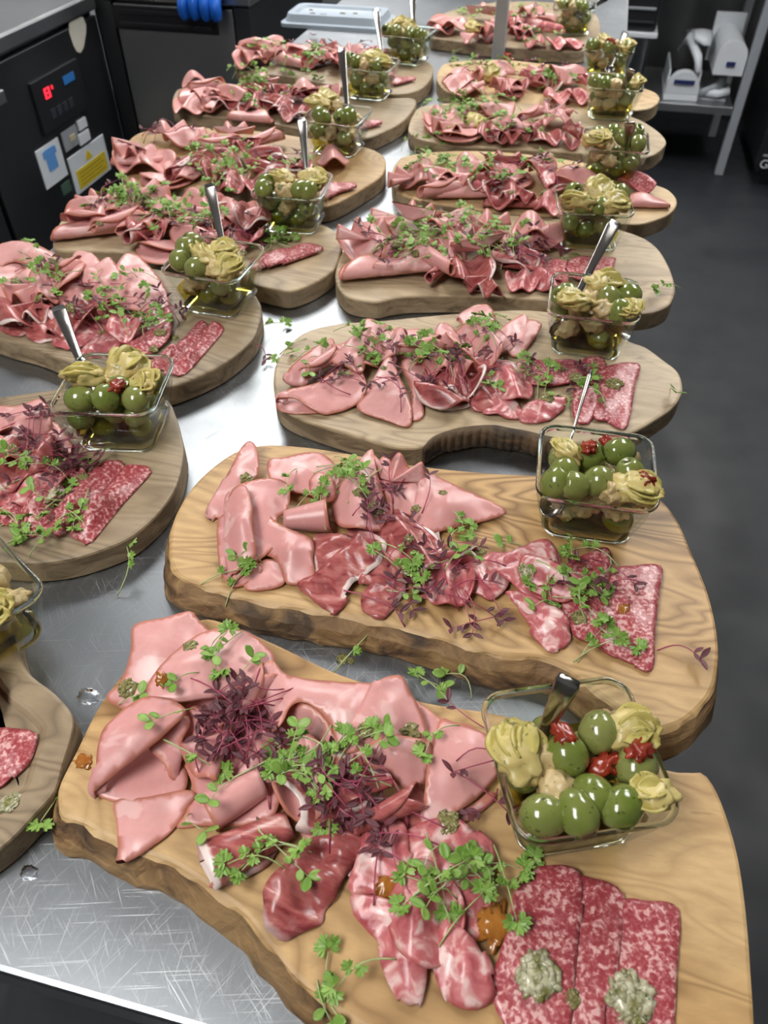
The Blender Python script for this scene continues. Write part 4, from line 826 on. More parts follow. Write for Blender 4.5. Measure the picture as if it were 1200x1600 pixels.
# ---- second left-row board
sh('L2','m',[(-85,660,10),(-10,640,16),(0,700,8),(-20,740,4),(-80,730,4)],[(-40,690,16)])
sh('L2','m',[(63,655,14),(91,664,13),(117,702,6),(99,708,4),(69,696,6)],[(88,685,14)])
sh('L2','m',[(-12,642,18),(28,634,22),(66,624,22),(82,655,17),(71,685,9),(28,707,6),(-12,718,6)],[(30,665,25)],(4,5),'large mortadella fold beside the dish on the second left-row board')
sh('L2','c',[(-20,765,4),(41,742,10),(90,720,10),(82,749,7),(28,778,4),(-10,798,3)],[(40,758,13)])
sh('L2','p',[(-60,740,5),(0,715,8),(60,700,8),(90,715,6),(40,745,6),(-30,765,4)],[(20,728,12)])
sh('L2','s',[(-12,802,3),(20,780,6),(42,764,7),(40,803,4),(12,822,2)],[(22,795,9)])
sh('L2','s',[(19,813,3),(60,760,8),(115,728,8),(134,738,4),(100,778,3),(69,813,3),(49,838,2)],[(72,780,15)],(3,4,5))
sh('L2','s',[(63,824,3),(105,770,8),(151,727,8),(176,719,7),(192,726,4),(150,775,3),(99,835,2),(80,832,2)],[(118,780,15)],(4,5))
sh('L2','s',[(110,830,3),(155,775,8),(192,731,8),(213,726,7),(234,735,3),(190,785,3),(141,846,2),(128,846,2)],[(165,790,15)],(4,5),'rightmost rolled salami slice on the second left-row board')
# ---- third left-row board
sh('L3','m',[(-60,440,6),(-15,395,16),(20,400,14),(40,430,8),(0,470,5),(-50,470,3)],[(-10,430,16)])
sh('L3','m',[(-15,392,20),(0,381,23),(36,376,24),(72,389,22),(88,403,18),(78,425,10),(64,419,14),(21,409,16),(0,416,14)],[(35,392,25)],(4,),'arched mortadella slice at the back left of the third left-row board')
sh('L3','m',[(-8,446,12),(21,432,16),(54,410,18),(66,432,12),(31,455,9),(14,480,6),(-8,498,4)],[(28,440,18)])
sh('L3','m',[(70,440,8),(110,420,10),(140,440,8),(130,470,6),(90,478,5)],[(105,450,13)])
sh('L3','p',[(-8,505,3),(14,489,7),(43,476,10),(41,520,3),(14,523,2)],[(20,505,9)])
sh('L3','p',[(36,515,3),(52,490,9),(75,471,13),(92,496,9),(92,527,3),(57,534,2)],[(68,505,13)],(),'prosciutto slice with a curled white fat edge by the spoon')
sh('L3','p',[(88,497,8),(118,468,12),(181,468,10),(174,487,8),(115,506,6)],[(130,486,15)])
sh('L3','m',[(118,394,24),(143,396,23),(160,414,19),(181,455,11),(136,452,12),(118,425,19)],[(140,420,26)],(5,0))
sh('L3','m',[(179,432,18),(186,410,23),(197,396,24),(215,399,22),(238,421,16),(259,450,10),(263,480,5),(229,487,6),(179,473,9)],[(215,440,20)],(0,1),'tall mortadella slice leaning beside the dish on the third left-row board')
sh('L3','m',[(136,430,20),(155,410,24),(172,403,24),(190,432,18),(188,470,9),(151,470,10)],[(165,435,25)],(0,1))
sh('L3','c',[(82,530,4),(115,500,9),(172,485,9),(170,513,6),(129,541,3),(93,543,3)],[(125,520,12)])
sh('L3','c',[(125,547,3),(172,516,8),(203,512,8),(188,541,4),(151,557,2)],[(165,535,11)])
sh('L3','c',[(170,505,6),(215,490,8),(262,480,7),(268,500,6),(230,520,5),(190,530,5)],[(220,503,11)])
sh('L3','s',[(179,552,3),(229,518,7),(267,501,7),(260,534,5),(215,563,2)],[(230,535,9)])
sh('L3','s',[(222,570,3),(280,534,7),(313,501,7),(325,516,4),(290,550,3),(256,577,2)],[(275,543,14)],(3,4))
sh('L3','s',[(256,580,3),(312,532,7),(331,503,7),(348,513,3),(320,548,3),(287,584,2),(270,585,2)],[(302,546,14)],(3,4))
# ---- front left-row board (cut by the frame)
sh('L1','s',[(-60,1165,3),(-15,1140,5),(25,1138,5),(52,1146,4),(42,1185,5),(18,1212,4),(-5,1232,3),(-50,1225,3)],[(0,1180,7)],(3,4))
sh('L1','s',[(-110,1160,3),(-70,1140,5),(-30,1150,5),(-45,1225,4),(-100,1225,3)],[(-70,1185,7)])
# ---- the boards further back
G = {
 'R4': [('m','wave',572,385,50,30,3),('m','fan',640,352,48,80,6),('m','wave',690,395,45,10,3),('m','half',592,425,50,25,5),('m','half',640,418,48,15,9),('m','peak',705,352,46,60,6),('m','fan',760,362,46,100,6),('p','wave',735,425,42,20,3),('p','wave',800,405,40,60,4),('p','roll',690,425,36,70,5),('p','fan',765,440,34,250,3),('c','wave',815,437,28,0,2),('c','wave',858,437,29,30,2),('m','peak',830,362,42,100,8),('s','strip',955,418,32,82,2),('s','strip',918,418,32,85,3),('s','strip',882,420,30,85,4)],
 'R5': [('m','wave',655,275,48,10,3),('m','fan',700,272,50,250,8),('m','half',725,303,46,15,4),('m','peak',740,265,44,120,8),('p','wave',785,305,44,10,4),('p','half',800,318,42,10,3),('m','peak',840,265,44,70,8),('c','wave',860,318,34,0,3),('p','fan',790,262,40,90,10),('m','half',1005,318,40,10,2),('s','wave',995,285,34,40,4),('m','wave',895,285,40,60,3),('m','roll',690,300,42,40,5)],
 'R6': [('m','wave',690,192,48,20,4),('m','fan',715,200,48,240,6),('p','wave',765,205,42,0,3),('m','roll',830,182,40,60,6),('m','peak',872,188,42,90,6),('p','wave',850,213,38,20,2),('c','wave',893,220,28,0,2),('m','half',735,180,46,30,8),('p','fan',800,208,40,270,5),('m','peak',775,175,40,40,10)],
 'R7': [('m','peak',715,120,46,80,4),('m','wave',730,135,46,20,4),('m','fan',800,130,50,260,6),('p','wave',800,140,44,10,4),('m','peak',775,110,42,60,8),('m','peak',885,120,46,40,10),('c','wave',870,150,36,10,3),('c','wave',905,152,32,30,3),('p','wave',850,130,40,70,3),('m','fan',845,118,42,100,6)],
 'R8': [('m','peak',710,42,46,80,6),('m','wave',690,45,40,20,3),('p','wave',765,55,44,0,3),('p','fan',820,50,44,260,5),('m','fan',750,25,46,80,8),('c','wave',835,66,34,0,3),('c','wave',870,68,34,20,3),('c','wave',895,68,30,50,3),('m','peak',830,20,44,60,6),('p','wave',800,30,44,30,6),('m','wave',860,35,40,60,5)],
 'L4': [('m','half',140,362,52,30,4),('m','wave',150,340,50,20,5),('m','fan',215,312,50,80,8),('p','roll',235,365,46,70,6),('m','peak',250,345,44,110,8),('m','wave',300,325,48,40,5),('m','roll',190,350,44,50,8),('m','half',265,380,44,200,3),('p','wave',325,385,42,20,3),('c','wave',385,372,34,0,3),('m','peak',388,345,40,60,5),('p','wave',340,345,42,70,6),('s','strip',425,408,30,52,2),('s','strip',448,402,32,52,3),('s','strip',472,397,34,52,2)],
 'L5': [('m','wave',215,250,48,10,3),('m','half',225,250,52,25,7),('m','fan',260,215,48,80,8),('p','roll',290,268,44,75,5),('m','half',260,275,42,190,3),('m','peak',290,215,44,60,8),('m','roll',345,230,42,20,10),('m','fan',360,215,46,90,8),('p','wave',350,268,42,10,4),('c','wave',365,285,36,10,3),('m','roll',415,222,42,60,8),('p','wave',420,260,42,70,4),('c','wave',400,288,32,30,3),('m','peak',520,250,42,110,4),('p','wave',460,270,40,20,4),('s','strip',530,296,34,52,2),('s','strip',500,308,32,55,3)],
 'L6': [('m','wave',300,165,44,0,3),('m','half',318,152,50,40,5),('m','roll',325,140,42,30,10),('m','peak',305,130,42,120,8),('p','fan',350,160,42,270,5),('m','fan',400,135,48,80,8),('p','wave',400,165,46,10,4),('p','wave',430,165,40,70,4),('m','peak',475,145,46,110,6),('m','wave',505,150,44,30,4),('p','wave',460,175,42,0,3),('s','strip',575,195,32,52,2),('m','half',390,185,42,0,2)],
 'L7': [('m','fan',405,85,50,250,8),('m','fan',430,80,50,260,10),('m','wave',390,95,46,0,3),('p','wave',455,85,46,30,8),('m','peak',420,70,42,60,10),('p','wave',480,95,44,60,4),('m','peak',540,95,46,110,6),('p','fan',500,80,44,80,6),('m','wave',560,85,44,30,4),('s','strip',632,125,30,52,2),('c','wave',600,115,36,20,3)],
 'L1': [('c','wave',-60,1100,36,10,2),('m','half',-180,1120,48,20,3),('m','wave',-230,1150,46,50,3)],
}
EXTRA = {
 'R1': [('m','fan',365,1150,36,200,5),('m','roll',392,1095,32,75,12),('p','fan',540,1262,34,100,5),('p','roll',610,1270,28,40,6),('c','wave',665,1425,30,10,4),('m','wave',480,1215,30,30,5)],
 'R2': [('m','wave',565,790,36,20,6),('p','wave',640,850,34,40,7),('p','roll',705,872,28,20,4),('c','wave',700,905,28,10,3),('m','fan',612,762,36,90,7),('c','wave',860,900,28,70,6)],
 'R3': [('m','wave',600,540,36,0,5),('m','fan',700,560,40,270,8),('m','wave',740,540,40,40,5),('p','wave',720,590,34,0,6),('m','roll',655,545,34,30,8),('m','wave',560,552,34,60,4),('p','wave',690,612,32,70,6),('c','wave',800,600,30,20,5),('m','roll',505,570,34,60,6)],
 'L2': [('m','fan',20,690,40,250,6),('p','wave',40,722,38,10,6),('c','wave',60,757,32,0,3),('m','roll',-20,700,36,30,6)],
 'L3': [('m','wave',95,440,42,0,5),('m','fan',60,452,40,270,8),('p','wave',112,500,38,0,4),('p','roll',150,490,32,30,6),('c','wave',195,510,30,20,4),('p','wave',30,490,38,50,5),('m','roll',100,425,36,50,8),('p','fan',60,480,36,270,6)],
}
for b, L in EXTRA.items():
    for it in L: ge(b, *it)
ZONE = {'R4': (565, 850, 385, 34, 10), 'R5': (640, 880, 283, 28, 10), 'R6': (668, 885, 194, 20, 9), 'R7': (705, 900, 128, 17, 9), 'R8': (690, 870, 44, 18, 8), 'L4': (125, 400, 350, 32, 11), 'L5': (215, 480, 245, 28, 11), 'L6': (300, 540, 155, 18, 10), 'L7': (390, 590, 90, 14, 9)}
for b, (x0, x1, yc, hh, n) in ZONE.items():
    rg = random.Random(b)
    for i in range(n):
        t = (i + rg.random()) / n; k_ = 'm' if rg.random() > t * 1.1 - .15 else rg.choice('pc')
        R_ = rg.uniform(36, 46) if k_ == 'm' else rg.uniform(30, 38)
        ge(b, k_, rg.choice(('wave', 'fan', 'roll', 'fan', 'wave', 'half')), x0 + (x1 - x0) * t, yc + rg.uniform(-hh, hh) + (t - .5) * hh * .6, R_, rg.uniform(0, 360), rg.uniform(5, 15))
for b, L in G.items():
    for it in L: ge(b, *it)
for b, L in SH.items():
    for kind in 'mpcs':
        same = sorted([x for x in L if x[0] == kind], key=lambda x: x[2])
        for i, (k_, o, px, desc) in enumerate(same):
            if desc is None:
                pos = '' if len(same) == 1 else (', leftmost' if i == 0 else ', rightmost' if i == len(same) - 1 else ', %s from left' % NUM[i])
                desc = MLAB[kind] + pos + (' of its kind' if len(same) > 1 else '') + ' on the ' + bname(b)
            elif 'board' not in desc or 'its board' in desc: desc = desc.replace(' of its board', '') + (', %s' % bname(b) if len(desc.split()) < 13 else '')
            tag(o, desc, MNAME[kind].split('_')[0] + ' slice', 'folded meat slices on the ' + bname(b))

# ================================================================ glass dishes with olives
DH, DS, DB = .055, .097, .073
def rsq(s, r, z, n=6):
    return rrect(-s / 2, s / 2, -s / 2, s / 2, z, r, n)
def dish_mesh():
    L = [rsq(DB - .012, .010, .0), rsq(DB - .002, .013, .0008), rsq(DB + .001, .014, .004), rsq(DB + .0075, .0145, .017), rsq(DB + .0165, .015, .036), rsq(DS - .0015, .016, DH - .004), rsq(DS, .016, DH - .0025), rsq(DS, .016, DH - .001), rsq(DS - .0015, .0155, DH),
         rsq(DS - .0045, .014, DH), rsq(DS - .0065, .013, DH - .0012), rsq(DS - .0075, .0125, DH - .004), rsq(DB + .0095, .0115, .036), rsq(DB + .0005, .011, .017), rsq(DB - .0065, .0105, .0085), rsq(DB - .011, .009, .0058), rsq(DB - .025, .006, .005)]
    me = loops('glass_dish', L, GLASS, True, True, True); me.materials.append(GLASSR); m = len(L[0])
    for p in me.polygons:
        r = min(p.vertices) // m
        if (r in (5, 6, 7, 8, 9, 10) or r in (0, 1)) and len(p.vertices) == 4: p.material_index = 1
    return me
DISHM = dish_mesh()
def oil_mesh(h):
    i = lambda z: DB - .0065 + (z - .0085) * (DS - .0075 - DB + .0065) / (DH - .0125) - .0012
    return loops('olive_oil', [rsq(DB - .027, .006, .0056), rsq(DB - .013, .009, .0064), rsq(i(.0095), .0105, .0095), rsq(i(.014), .011, .014), rsq(i(h - .0006), .0115, h - .0006), rsq(i(h) - .001, .0115, h)], OIL, True, True, True)
OILM = {h: oil_mesh(h) for h in (.022, .028)}
def blob_mesh(name, mat, rx, ry, rz, nu=20, nv=14, dim=0., lump=0., seed=0, extra=None):
    vs, fs, rim = [], [], []
    for i in range(nv + 1):
        a = PI * i / nv
        for k in range(nu):
            t = 2 * PI * k / nu; p = Vector((math.cos(a), math.sin(a) * math.cos(t), math.sin(a) * math.sin(t))); s = 1.0; r = 0
            if dim and a < .42: q = a / .42; p.x = math.cos(.42) - dim * (1 - q ** 3) * .55 + .03 * math.sin(q * PI); r = 1 if q < .8 else .25; p.y *= .85 + .15 * q; p.z *= .85 + .15 * q
            if lump: s += lump * noise.noise(p * 2.1 + Vector((seed, 0, 0)))
            vs.append((p.x * rx * s, p.y * ry * s, p.z * rz * s)); rim.append(r)
    for i in range(nv):
        for k in range(nu): fs.append((i * nu + k, i * nu + (k + 1) % nu, (i + 1) * nu + (k + 1) % nu, (i + 1) * nu + k))
    return mesh(name, vs, fs, mat, True, rim)
OLM = [blob_mesh('green_olive', OLIVE, .0142, .0122, .0122, dim=.6), blob_mesh('green_olive', OLIVE, .0134, .0124, .0124, lump=.04, seed=3), blob_mesh('green_olive', OLIVE, .0146, .0118, .012, dim=.5, lump=.05, seed=8)]
GAM = [blob_mesh('artichoke_chunk', GARLIC, .013, .010, .0095, lump=.45, seed=q) for q in (1, 5)]
TOM = [blob_mesh('dried_tomato', TOMATO, .0095, .006, .0045, lump=.8, seed=q) for q in (2, 7)]
def petal_mesh(name, L, wdt, curl, mat, th=.0016):
    vs, fs = [], []; n, m = 9, 6
    for i in range(n + 1):
        t = i / n; w = wdt * (math.sin(PI * (.12 + .80 * t)) ** .8) * (1 if t < .75 else 1 - (t - .75) * 2.2)
        for k in range(m + 1):
            u = k / m * 2 - 1; vs.append((t * L, u * w, curl * (t * t) * L + .5 * w * u * u + .0012 * noise.noise(Vector((t * 7, u * 3, L * 900)))))
    for i in range(n):
        for k in range(m): a = i * (m + 1) + k; fs.append((a, a + m + 1, a + m + 2, a + 1))
    v, f, r = thicken(np.array(vs), fs, th, [0] * len(vs)); return mesh(name, v, f, mat, True)
PET = [petal_mesh('petal', .025, .0105, .05, ARTIL), petal_mesh('petal', .022, .0085, .10, ARTIL), petal_mesh('petal', .019, .007, -.05, ARTIL)]
HEART = blob_mesh('heart', ARTI, .0155, .012, .0075, lump=.5, seed=4)
def artichoke(loc, rz, rx, label, group, s=1.0, parts=True):
    e = empty('artichoke_wedge', loc); e.rotation_euler = (rx, rnd.uniform(-.25, .1), rz); e.scale = (s,) * 3; tag(e, label, 'artichoke', group)
    link('heart', HEART, e, (0, 0, 0))
    for k, (q, a, y, z) in enumerate(((0, .0, 0, .0035), (1, .22, .004, .001), (1, -.24, -.004, .002), (2, .1, .002, -.002), (2, -.08, -.001, .0055))):
        o = link('petal', PET[q], e, (-.006, y, z)); o.rotation_euler = (rnd.uniform(-.35, .35), -.05 * k + .12, a)
    return e
def spoon(tip, ent, c, BT, L=.15, w=.0065, label='', name='serving_spoon'):
    """handle leaves the dish at pixel `ent` and ends at pixel `tip`; its length fixes the depth of the tip"""
    base = W(ent[0], ent[1], BT + .045); d = RAY(*tip); o = Vector((0, 0, CAMZ)); best = None
    for k in range(4000):
        p = o + d * (.2 + k * .0008)
        if p.z < BT + .05: break
        e = abs((p - base).length - L * .72)
        if best is None or e < best[0] - 1e-6 or (e < .002 and p.z < best[1].z and e < best[0] + .0005): best = (e, p)
    T = best[1]; ax = (T - base).normalized(); B = base - ax * L * .28
    if B.z < BT + .008: B = base - ax * ((base.z - BT - .008) / max(ax.z, .05))
    side = ax.cross(T - Vector((0, 0, CAMZ))).normalized(); nrm = side.cross(ax)
    e = empty(name, (B.x, B.y, B.z)); tag(e, label, 'spoon', 'serving spoons standing in the glass dishes')
    Ln = (T - B).length; vs, fs = [], []; n = 16
    for i in range(n + 1):
        t = i / n; ww = w * (.42 + .58 * max(0, (t - .25) / .75) ** 1.3) * (1 if t < .97 else .8); th = .0011 + .0005 * (1 - t)
        p = Vector((0, 0, 0)) + ax * Ln * t + nrm * (.004 * math.sin(PI * t) + (.004 * (t - .8) / .2 if t > .8 else 0))
        for (a, b) in ((-1, -.4), (-.75, -1), (.75, -1), (1, -.4), (1, .4), (.75, 1), (-.75, 1), (-1, .4)): vs.append(p + side * a * ww + nrm * b * th)
    for i in range(n):
        for k in range(8): fs.append((i * 8 + k, i * 8 + (k + 1) % 8, (i + 1) * 8 + (k + 1) % 8, (i + 1) * 8 + k))
    fs += [tuple(range(8))[::-1], tuple(n * 8 + k for k in range(8))]
    link('handle', mesh('handle', vs, fs, CUTLERY), e)
    vs, fs = [], []; m = 12
    for i in range(7):
        a = PI * .5 * i / 6
        for k in range(m): t = 2 * PI * k / m; vs.append(ax * (.013 * math.sin(a) * math.cos(t) - .010) + side * .009 * math.sin(a) * math.sin(t) + nrm * (.005 * math.cos(a)))
    for i in range(6):
        for k in range(m): fs.append((i * m + k, i * m + (k + 1) % m, (i + 1) * m + (k + 1) % m, (i + 1) * m + k))
    v, f, r = thicken(np.array([tuple(p) for p in vs]), fs, .001, [0] * len(vs)); link('bowl', mesh('bowl', v, f, CUTLERY), e)
    return e
# FL / FR: front rim corners in the photo; o: olives (px, py); a: artichoke wedges (px, py, turn, scale); c: pale chunks; t: dried tomato; sp: spoon tip, entry
DISH = {
 'R1': dict(f=((820,1325),(1068,1285)), o=[(936,1144),(886,1180),(994,1198),(926,1244),(850,1274),(972,1262),(908,1288)], a=[(795,1180,110,1.15),(1003,1140,20,1.0),(1030,1240,200,.8)], c=[(868,1230),(850,1190)], t=[(1010,1172),(944,1194),(880,1150)], sp=((887,1066),(838,1168)), oil=.022, zt=.053, oz={0:-.004}),
 'R2': dict(f=((836,778),(1033,803)), o=[(881,737),(920,712),(968,706),(935,752),(985,741),(897,770),(868,772)], a=[(995,782,350,1.1),(885,708,140,.9)], c=[(960,775)], t=[(952,697),(921,699),(1012,748)], sp=((925,574),(884,712)), oil=.022, zt=.060),
 'R3': dict(f=((853,491),(1002,508)), o=[(952,465),(992,462),(879,463),(968,488)], a=[(901,478,200,1.2),(945,445,20,1.3),(985,490,300,.9)], c=[(944,484),(920,468)], t=[], sp=((963,342),(903,458)), oil=.022, zt=.060),
 'R4': dict(f=((872,334),(996,338)), o=[(896,300),(978,304),(940,325),(915,330)], a=[(935,300,60,1.4),(905,320,170,1.3),(960,322,20,1.2)], c=[(945,312)], t=[], sp=None, oil=.022, zt=.060),
 'R5': dict(f=((912,232),(1014,240)), o=[(958,207),(993,208),(996,226),(975,215),(935,212)], a=[(930,228,330,1.3)], c=[(950,225)], t=[(940,238)], sp=((984,196),(980,240)), oil=.022, zt=.060),
 'R6': dict(f=((917,137),(1006,143)), o=[(931,127),(944,134),(962,127),(978,126),(993,130)], a=[(1001,128,60,.9)], c=[(960,138)], t=[], sp=((985,113),(971,145)), oil=.022, zt=.060),
 'R7': dict(f=((912,78),(990,84)), o=[(979,76),(925,72),(950,80)], a=[(945,65,80,1.1),(976,92,60,1.0)], c=[(935,68),(960,70)], t=[(951,76)], sp=((979,47),(962,88)), oil=.022, zt=.060),
 'R8': dict(f=((866,14),(930,17)), o=[(911,21),(880,12),(900,8)], a=[(880,2,40,1.1),(905,2,120,1.1)], c=[(895,12)], t=[], sp=((951,-6),(921,14)), oil=.022, zt=.060),
 'L1': dict(f=((-78,1018),(29,952)), o=[(-10,950),(-30,980),(-45,930)], a=[(0,975,30,1.0)], c=[(-20,960)], t=[], sp=None, oil=.022, zt=.050),
 'L2': dict(f=((67,645),(237,650)), o=[(125,624),(164,625),(212,624),(190,610)], a=[(140,590,200,1.35),(196,575,80,1.3),(232,598,320,1.1)], c=[(178,600)], t=[(183,603),(186,610)], sp=((88,474),(131,577)), oil=.028, zt=.060),
 'L3': dict(f=((240,424),(370,444)), o=[(280,387),(292,378),(281,407),(300,425)], a=[(320,400,120,1.2),(345,393,20,1.1),(360,421,60,1.1)], c=[(335,420)], t=[], sp=((326,284),(349,385)), oil=.028, zt=.060),
 'L4': dict(f=((387,306),(499,314)), o=[(416,286),(464,306),(475,310),(405,305)], a=[(442,278,160,1.1),(487,281,350,1.2)], c=[(442,300),(440,318)], t=[], sp=((471,180),(479,268)), oil=.022, zt=.060),
 'L5': dict(f=((462,188),(559,199)), o=[(505,183),(532,182),(545,180),(490,190)], a=[(495,162,170,1.3),(510,155,70,1.3)], c=[(525,165)], t=[], sp=((533,72),(543,172)), oil=.022, zt=.060),
 'L6': dict(f=((523,106),(608,114)), o=[(555,96),(545,92),(590,103)], a=[(580,90,330,1.3),(595,98,20,1.1)], c=[(570,100)], t=[], sp=((587,11),(596,80)), oil=.022, zt=.060),
 'L7': dict(f=((589,54),(662,62)), o=[(600,48),(618,50),(640,52),(655,54)], a=[(622,38,20,1.2),(640,42,60,1.1)], c=[(630,50),(610,42)], t=[], sp=((645,-10),(647,58)), oil=.022, zt=.060),
}
def inner_half(z):      # half width of the dish cavity at height z
    return (DB - .0065 + (max(z, .0085) - .0085) * (DS - DB - .001) / (DH - .0125)) / 2
def make_dish(k, d):
    BT = BTZ[k]; a, b = W(*d['f'][0], BT + DH), W(*d['f'][1], BT + DH); v = (b - a).normalized(); ang = math.atan2(v.y, v.x)
    mid = (a + b) / 2; n = Vector((-v.y, v.x, 0)); c = mid + n * (DS / 2); c.z = BT + .0002
    bn = bname(k); near = k in ('R1', 'R2', 'R3', 'L2', 'L3', 'L4', 'R4')
    o = link('glass_dish', DISHM, None, c); o.rotation_euler = (0, 0, ang); tag(o, 'square clear glass dish of olives and artichokes on the ' + bn, 'dish', 'glass dishes on the boards')
    q = link('olive_oil', OILM[d['oil']], None, c); q.rotation_euler = (0, 0, ang); tag(q, 'yellow olive oil pooled in the glass dish on the ' + bn, 'oil', 'oil in the glass dishes', 'stuff')
    rot = Matrix.Rotation(ang, 3, 'Z'); rg = random.Random(k)
    placed = []
    def drop(x, y, r, hmax):
        z = .0062 + r
        for (px, py, pz, pr) in placed:
            dd = (px - x) ** 2 + (py - y) ** 2; R = (pr + r) * .96
            if dd < R * R: z = max(z, pz + math.sqrt(R * R - dd))
        return z
    low = []
    for _ in range(44 if near else 26):
        best = None; r = rg.choice((.0122, .0122, .0105))
        for _t in range(110):
            m_ = inner_half(.012) - r + .002; x, y = rg.uniform(-m_ - .006, m_ + .006), rg.uniform(-m_ - .006, m_ + .006)
            if not near and y > .012 and x < .015: continue
            z = drop(x, y, r, 1); lim = inner_half(z) - r * .93
            if abs(x) > lim or abs(y) > lim: continue
            if best is None or z < best[2]: best = (x, y, z, r)
        if best and best[2] + best[3] < d['zt'] - .006: placed.append(best); low.append(best)
    for (x, y, z, r) in low:
        p = c + rot @ Vector((x, y, z))
        if r > .011:
            g = link('green_olive', rg.choice(OLM), None, p); g.scale = (.93,) * 3; tag(g, 'green olive low in the glass dish on the ' + bn, 'olive', 'lower olives in the dish on the ' + bn)
        else:
            g = link('artichoke_chunk', rg.choice(GAM), None, p); g.scale = (.95,) * 3; tag(g, 'pale artichoke chunk low in the glass dish on the ' + bn, 'artichoke', 'lower chunks in the dish on the ' + bn)
        g.rotation_euler = (rg.uniform(0, 6), rg.uniform(-.6, .6), rg.uniform(0, 6))
    def top(px, py, z):
        p = W(px, py, BT + z); q_ = rot.transposed() @ (p - c); m_ = .0345; q_.x = max(-m_, min(m_, q_.x)); q_.y = max(-m_, min(m_, q_.y)); r_ = c + rot @ q_; r_.z = p.z; return r_
    ol = sorted(d['o'])
    for i, (px, py) in enumerate(ol):
        p = top(px, py, d['zt'] + rg.uniform(-.002, .002)); g = link('green_olive', OLM[i % 3], None, p)
        g.rotation_euler = (rg.uniform(0, 6), rg.uniform(-1.2, .3), rg.uniform(0, 6.3))
        pos = 'leftmost' if i == 0 else 'rightmost' if i == len(ol) - 1 else NUM[i] + ' from left'
        tag(g, 'green olive heaped on top of the dish, %s, on the %s' % (pos, bn), 'olive', 'olives heaped in the dish on the ' + bn)
    al = sorted(d['a'])
    for i, (px, py, turn, s) in enumerate(al):
        pos = '' if len(al) == 1 else ('leftmost ' if i == 0 else 'rightmost ' if i == len(al) - 1 else 'middle ')
        artichoke(top(px, py, d['zt'] + .005), math.radians(turn), rg.uniform(.1, .7), '%syellow artichoke wedge on the olives, %s' % (pos, bn), 'artichoke wedges in the dish on the ' + bn, s)
    def pos_of(i, n): return '' if n == 1 else ('leftmost ' if i == 0 else 'rightmost ' if i == n - 1 else 'middle ')
    for i, (px, py) in enumerate(sorted(d['c'])):
        g = link('artichoke_chunk', GAM[i % 2], None, top(px, py, d['zt'] - .002)); g.rotation_euler = (rg.uniform(0, 6), rg.uniform(-.5, .5), rg.uniform(0, 6)); tag(g, pos_of(i, len(d['c'])) + 'pale tan artichoke chunk among the top olives on the ' + bn, 'artichoke', 'pale chunks in the dish on the ' + bn)
    for i, (px, py) in enumerate(sorted(d['t'])):
        g = link('dried_tomato', TOM[i % 2], None, top(px, py, d['zt'] + .010 - (.012 if i == 1 else 0))); g.rotation_euler = (rg.uniform(-.4, .4), rg.uniform(-.5, .5), rg.uniform(0, 6)); tag(g, pos_of(i, len(d['t'])) + 'red dried tomato scrap among the olives on the ' + bn, 'tomato', 'dried tomato scraps on the ' + bn)
    if d['sp']: spoon(d['sp'][0], d['sp'][1], c, BT, label='steel spoon standing in the olive dish on the ' + bn, L=.155 if k != 'R1' else .085, w=.0078 if k != 'R2' else .0022)
for k, d in DISH.items(): make_dish(k, d)

# ================================================================ herbs, pesto, crumbs
def leaf_mesh(name, outline, mat, cup=.12, th=.00035):
    """flat leaf from its half outline (x along the leaf, half width), cupped across"""
    n = len(outline); vs, fs = [], []
    for (x, w) in outline:
        for u in (-1, -.5, 0, .5, 1): vs.append((x, w * u, cup * w * u * u * 2 + x * x * 8 * cup))
    for i in range(n - 1):
        for k in range(4): a = i * 5 + k; fs.append((a, a + 5, a + 6, a + 1))
    v, f, r = thicken(np.array(vs), fs, th, [0] * len(vs)); return mesh(name, v, f, mat, True)
def lobed_leaf(name, s, mat, th=.00035):
    pts = []
    for a, r in ((-150, .30), (-120, .55), (-105, .80), (-90, .62), (-78, .82), (-62, .60), (-48, .50), (-38, .85), (-25, .95), (-16, .72), (0, 1.05), (16, .72), (25, .95), (38, .85), (48, .50), (62, .60), (78, .82), (90, .62), (105, .80), (120, .55), (150, .30)):
        t = math.radians(a); pts.append((s * (.35 + r * math.cos(t) * .75), s * r * math.sin(t) * .75))
    vs = [(s * .3, 0, 0)] + [(x, y, .10 * abs(y) + .0008 * math.sin(x * 900 + y * 700)) for x, y in pts]
    fs = [(0, i, i + 1) for i in range(1, len(pts))]
    v, f, r = thicken(np.array(vs), fs, th, [0] * len(vs)); return mesh(name, v, f, mat, False)
OVAL = [(0, .0004), (.0015, .0018), (.0035, .0030), (.006, .0032), (.0082, .0024), (.0098, .0004)]
LANCE = [(0, .0003), (.002, .0012), (.005, .0021), (.008, .0018), (.0105, .0008), (.0118, .0001)]
LEAF = {'p': [lobed_leaf('leaf', s, GLEAF) for s in (.0085, .0068)], 'c': [leaf_mesh('leaf', [(x * q, w * q) for x, w in OVAL], GLEAF) for q in (1.0, .75)], 'r': [leaf_mesh('leaf', [(x * q, w * q) for x, w in LANCE], RLEAF, .2) for q in (.85, .65)]}
def stem_mesh(L, bow, side, rad, mat):
    P = [(L * t, side * math.sin(PI * t), bow * math.sin(PI * t) + .002 * t) for t in [i / 6 for i in range(7)]]
    v, f = tube(P, [rad * (1 - .4 * i / 6) for i in range(7)], 5); return mesh('stem', v, f, mat), P
VARI = {}
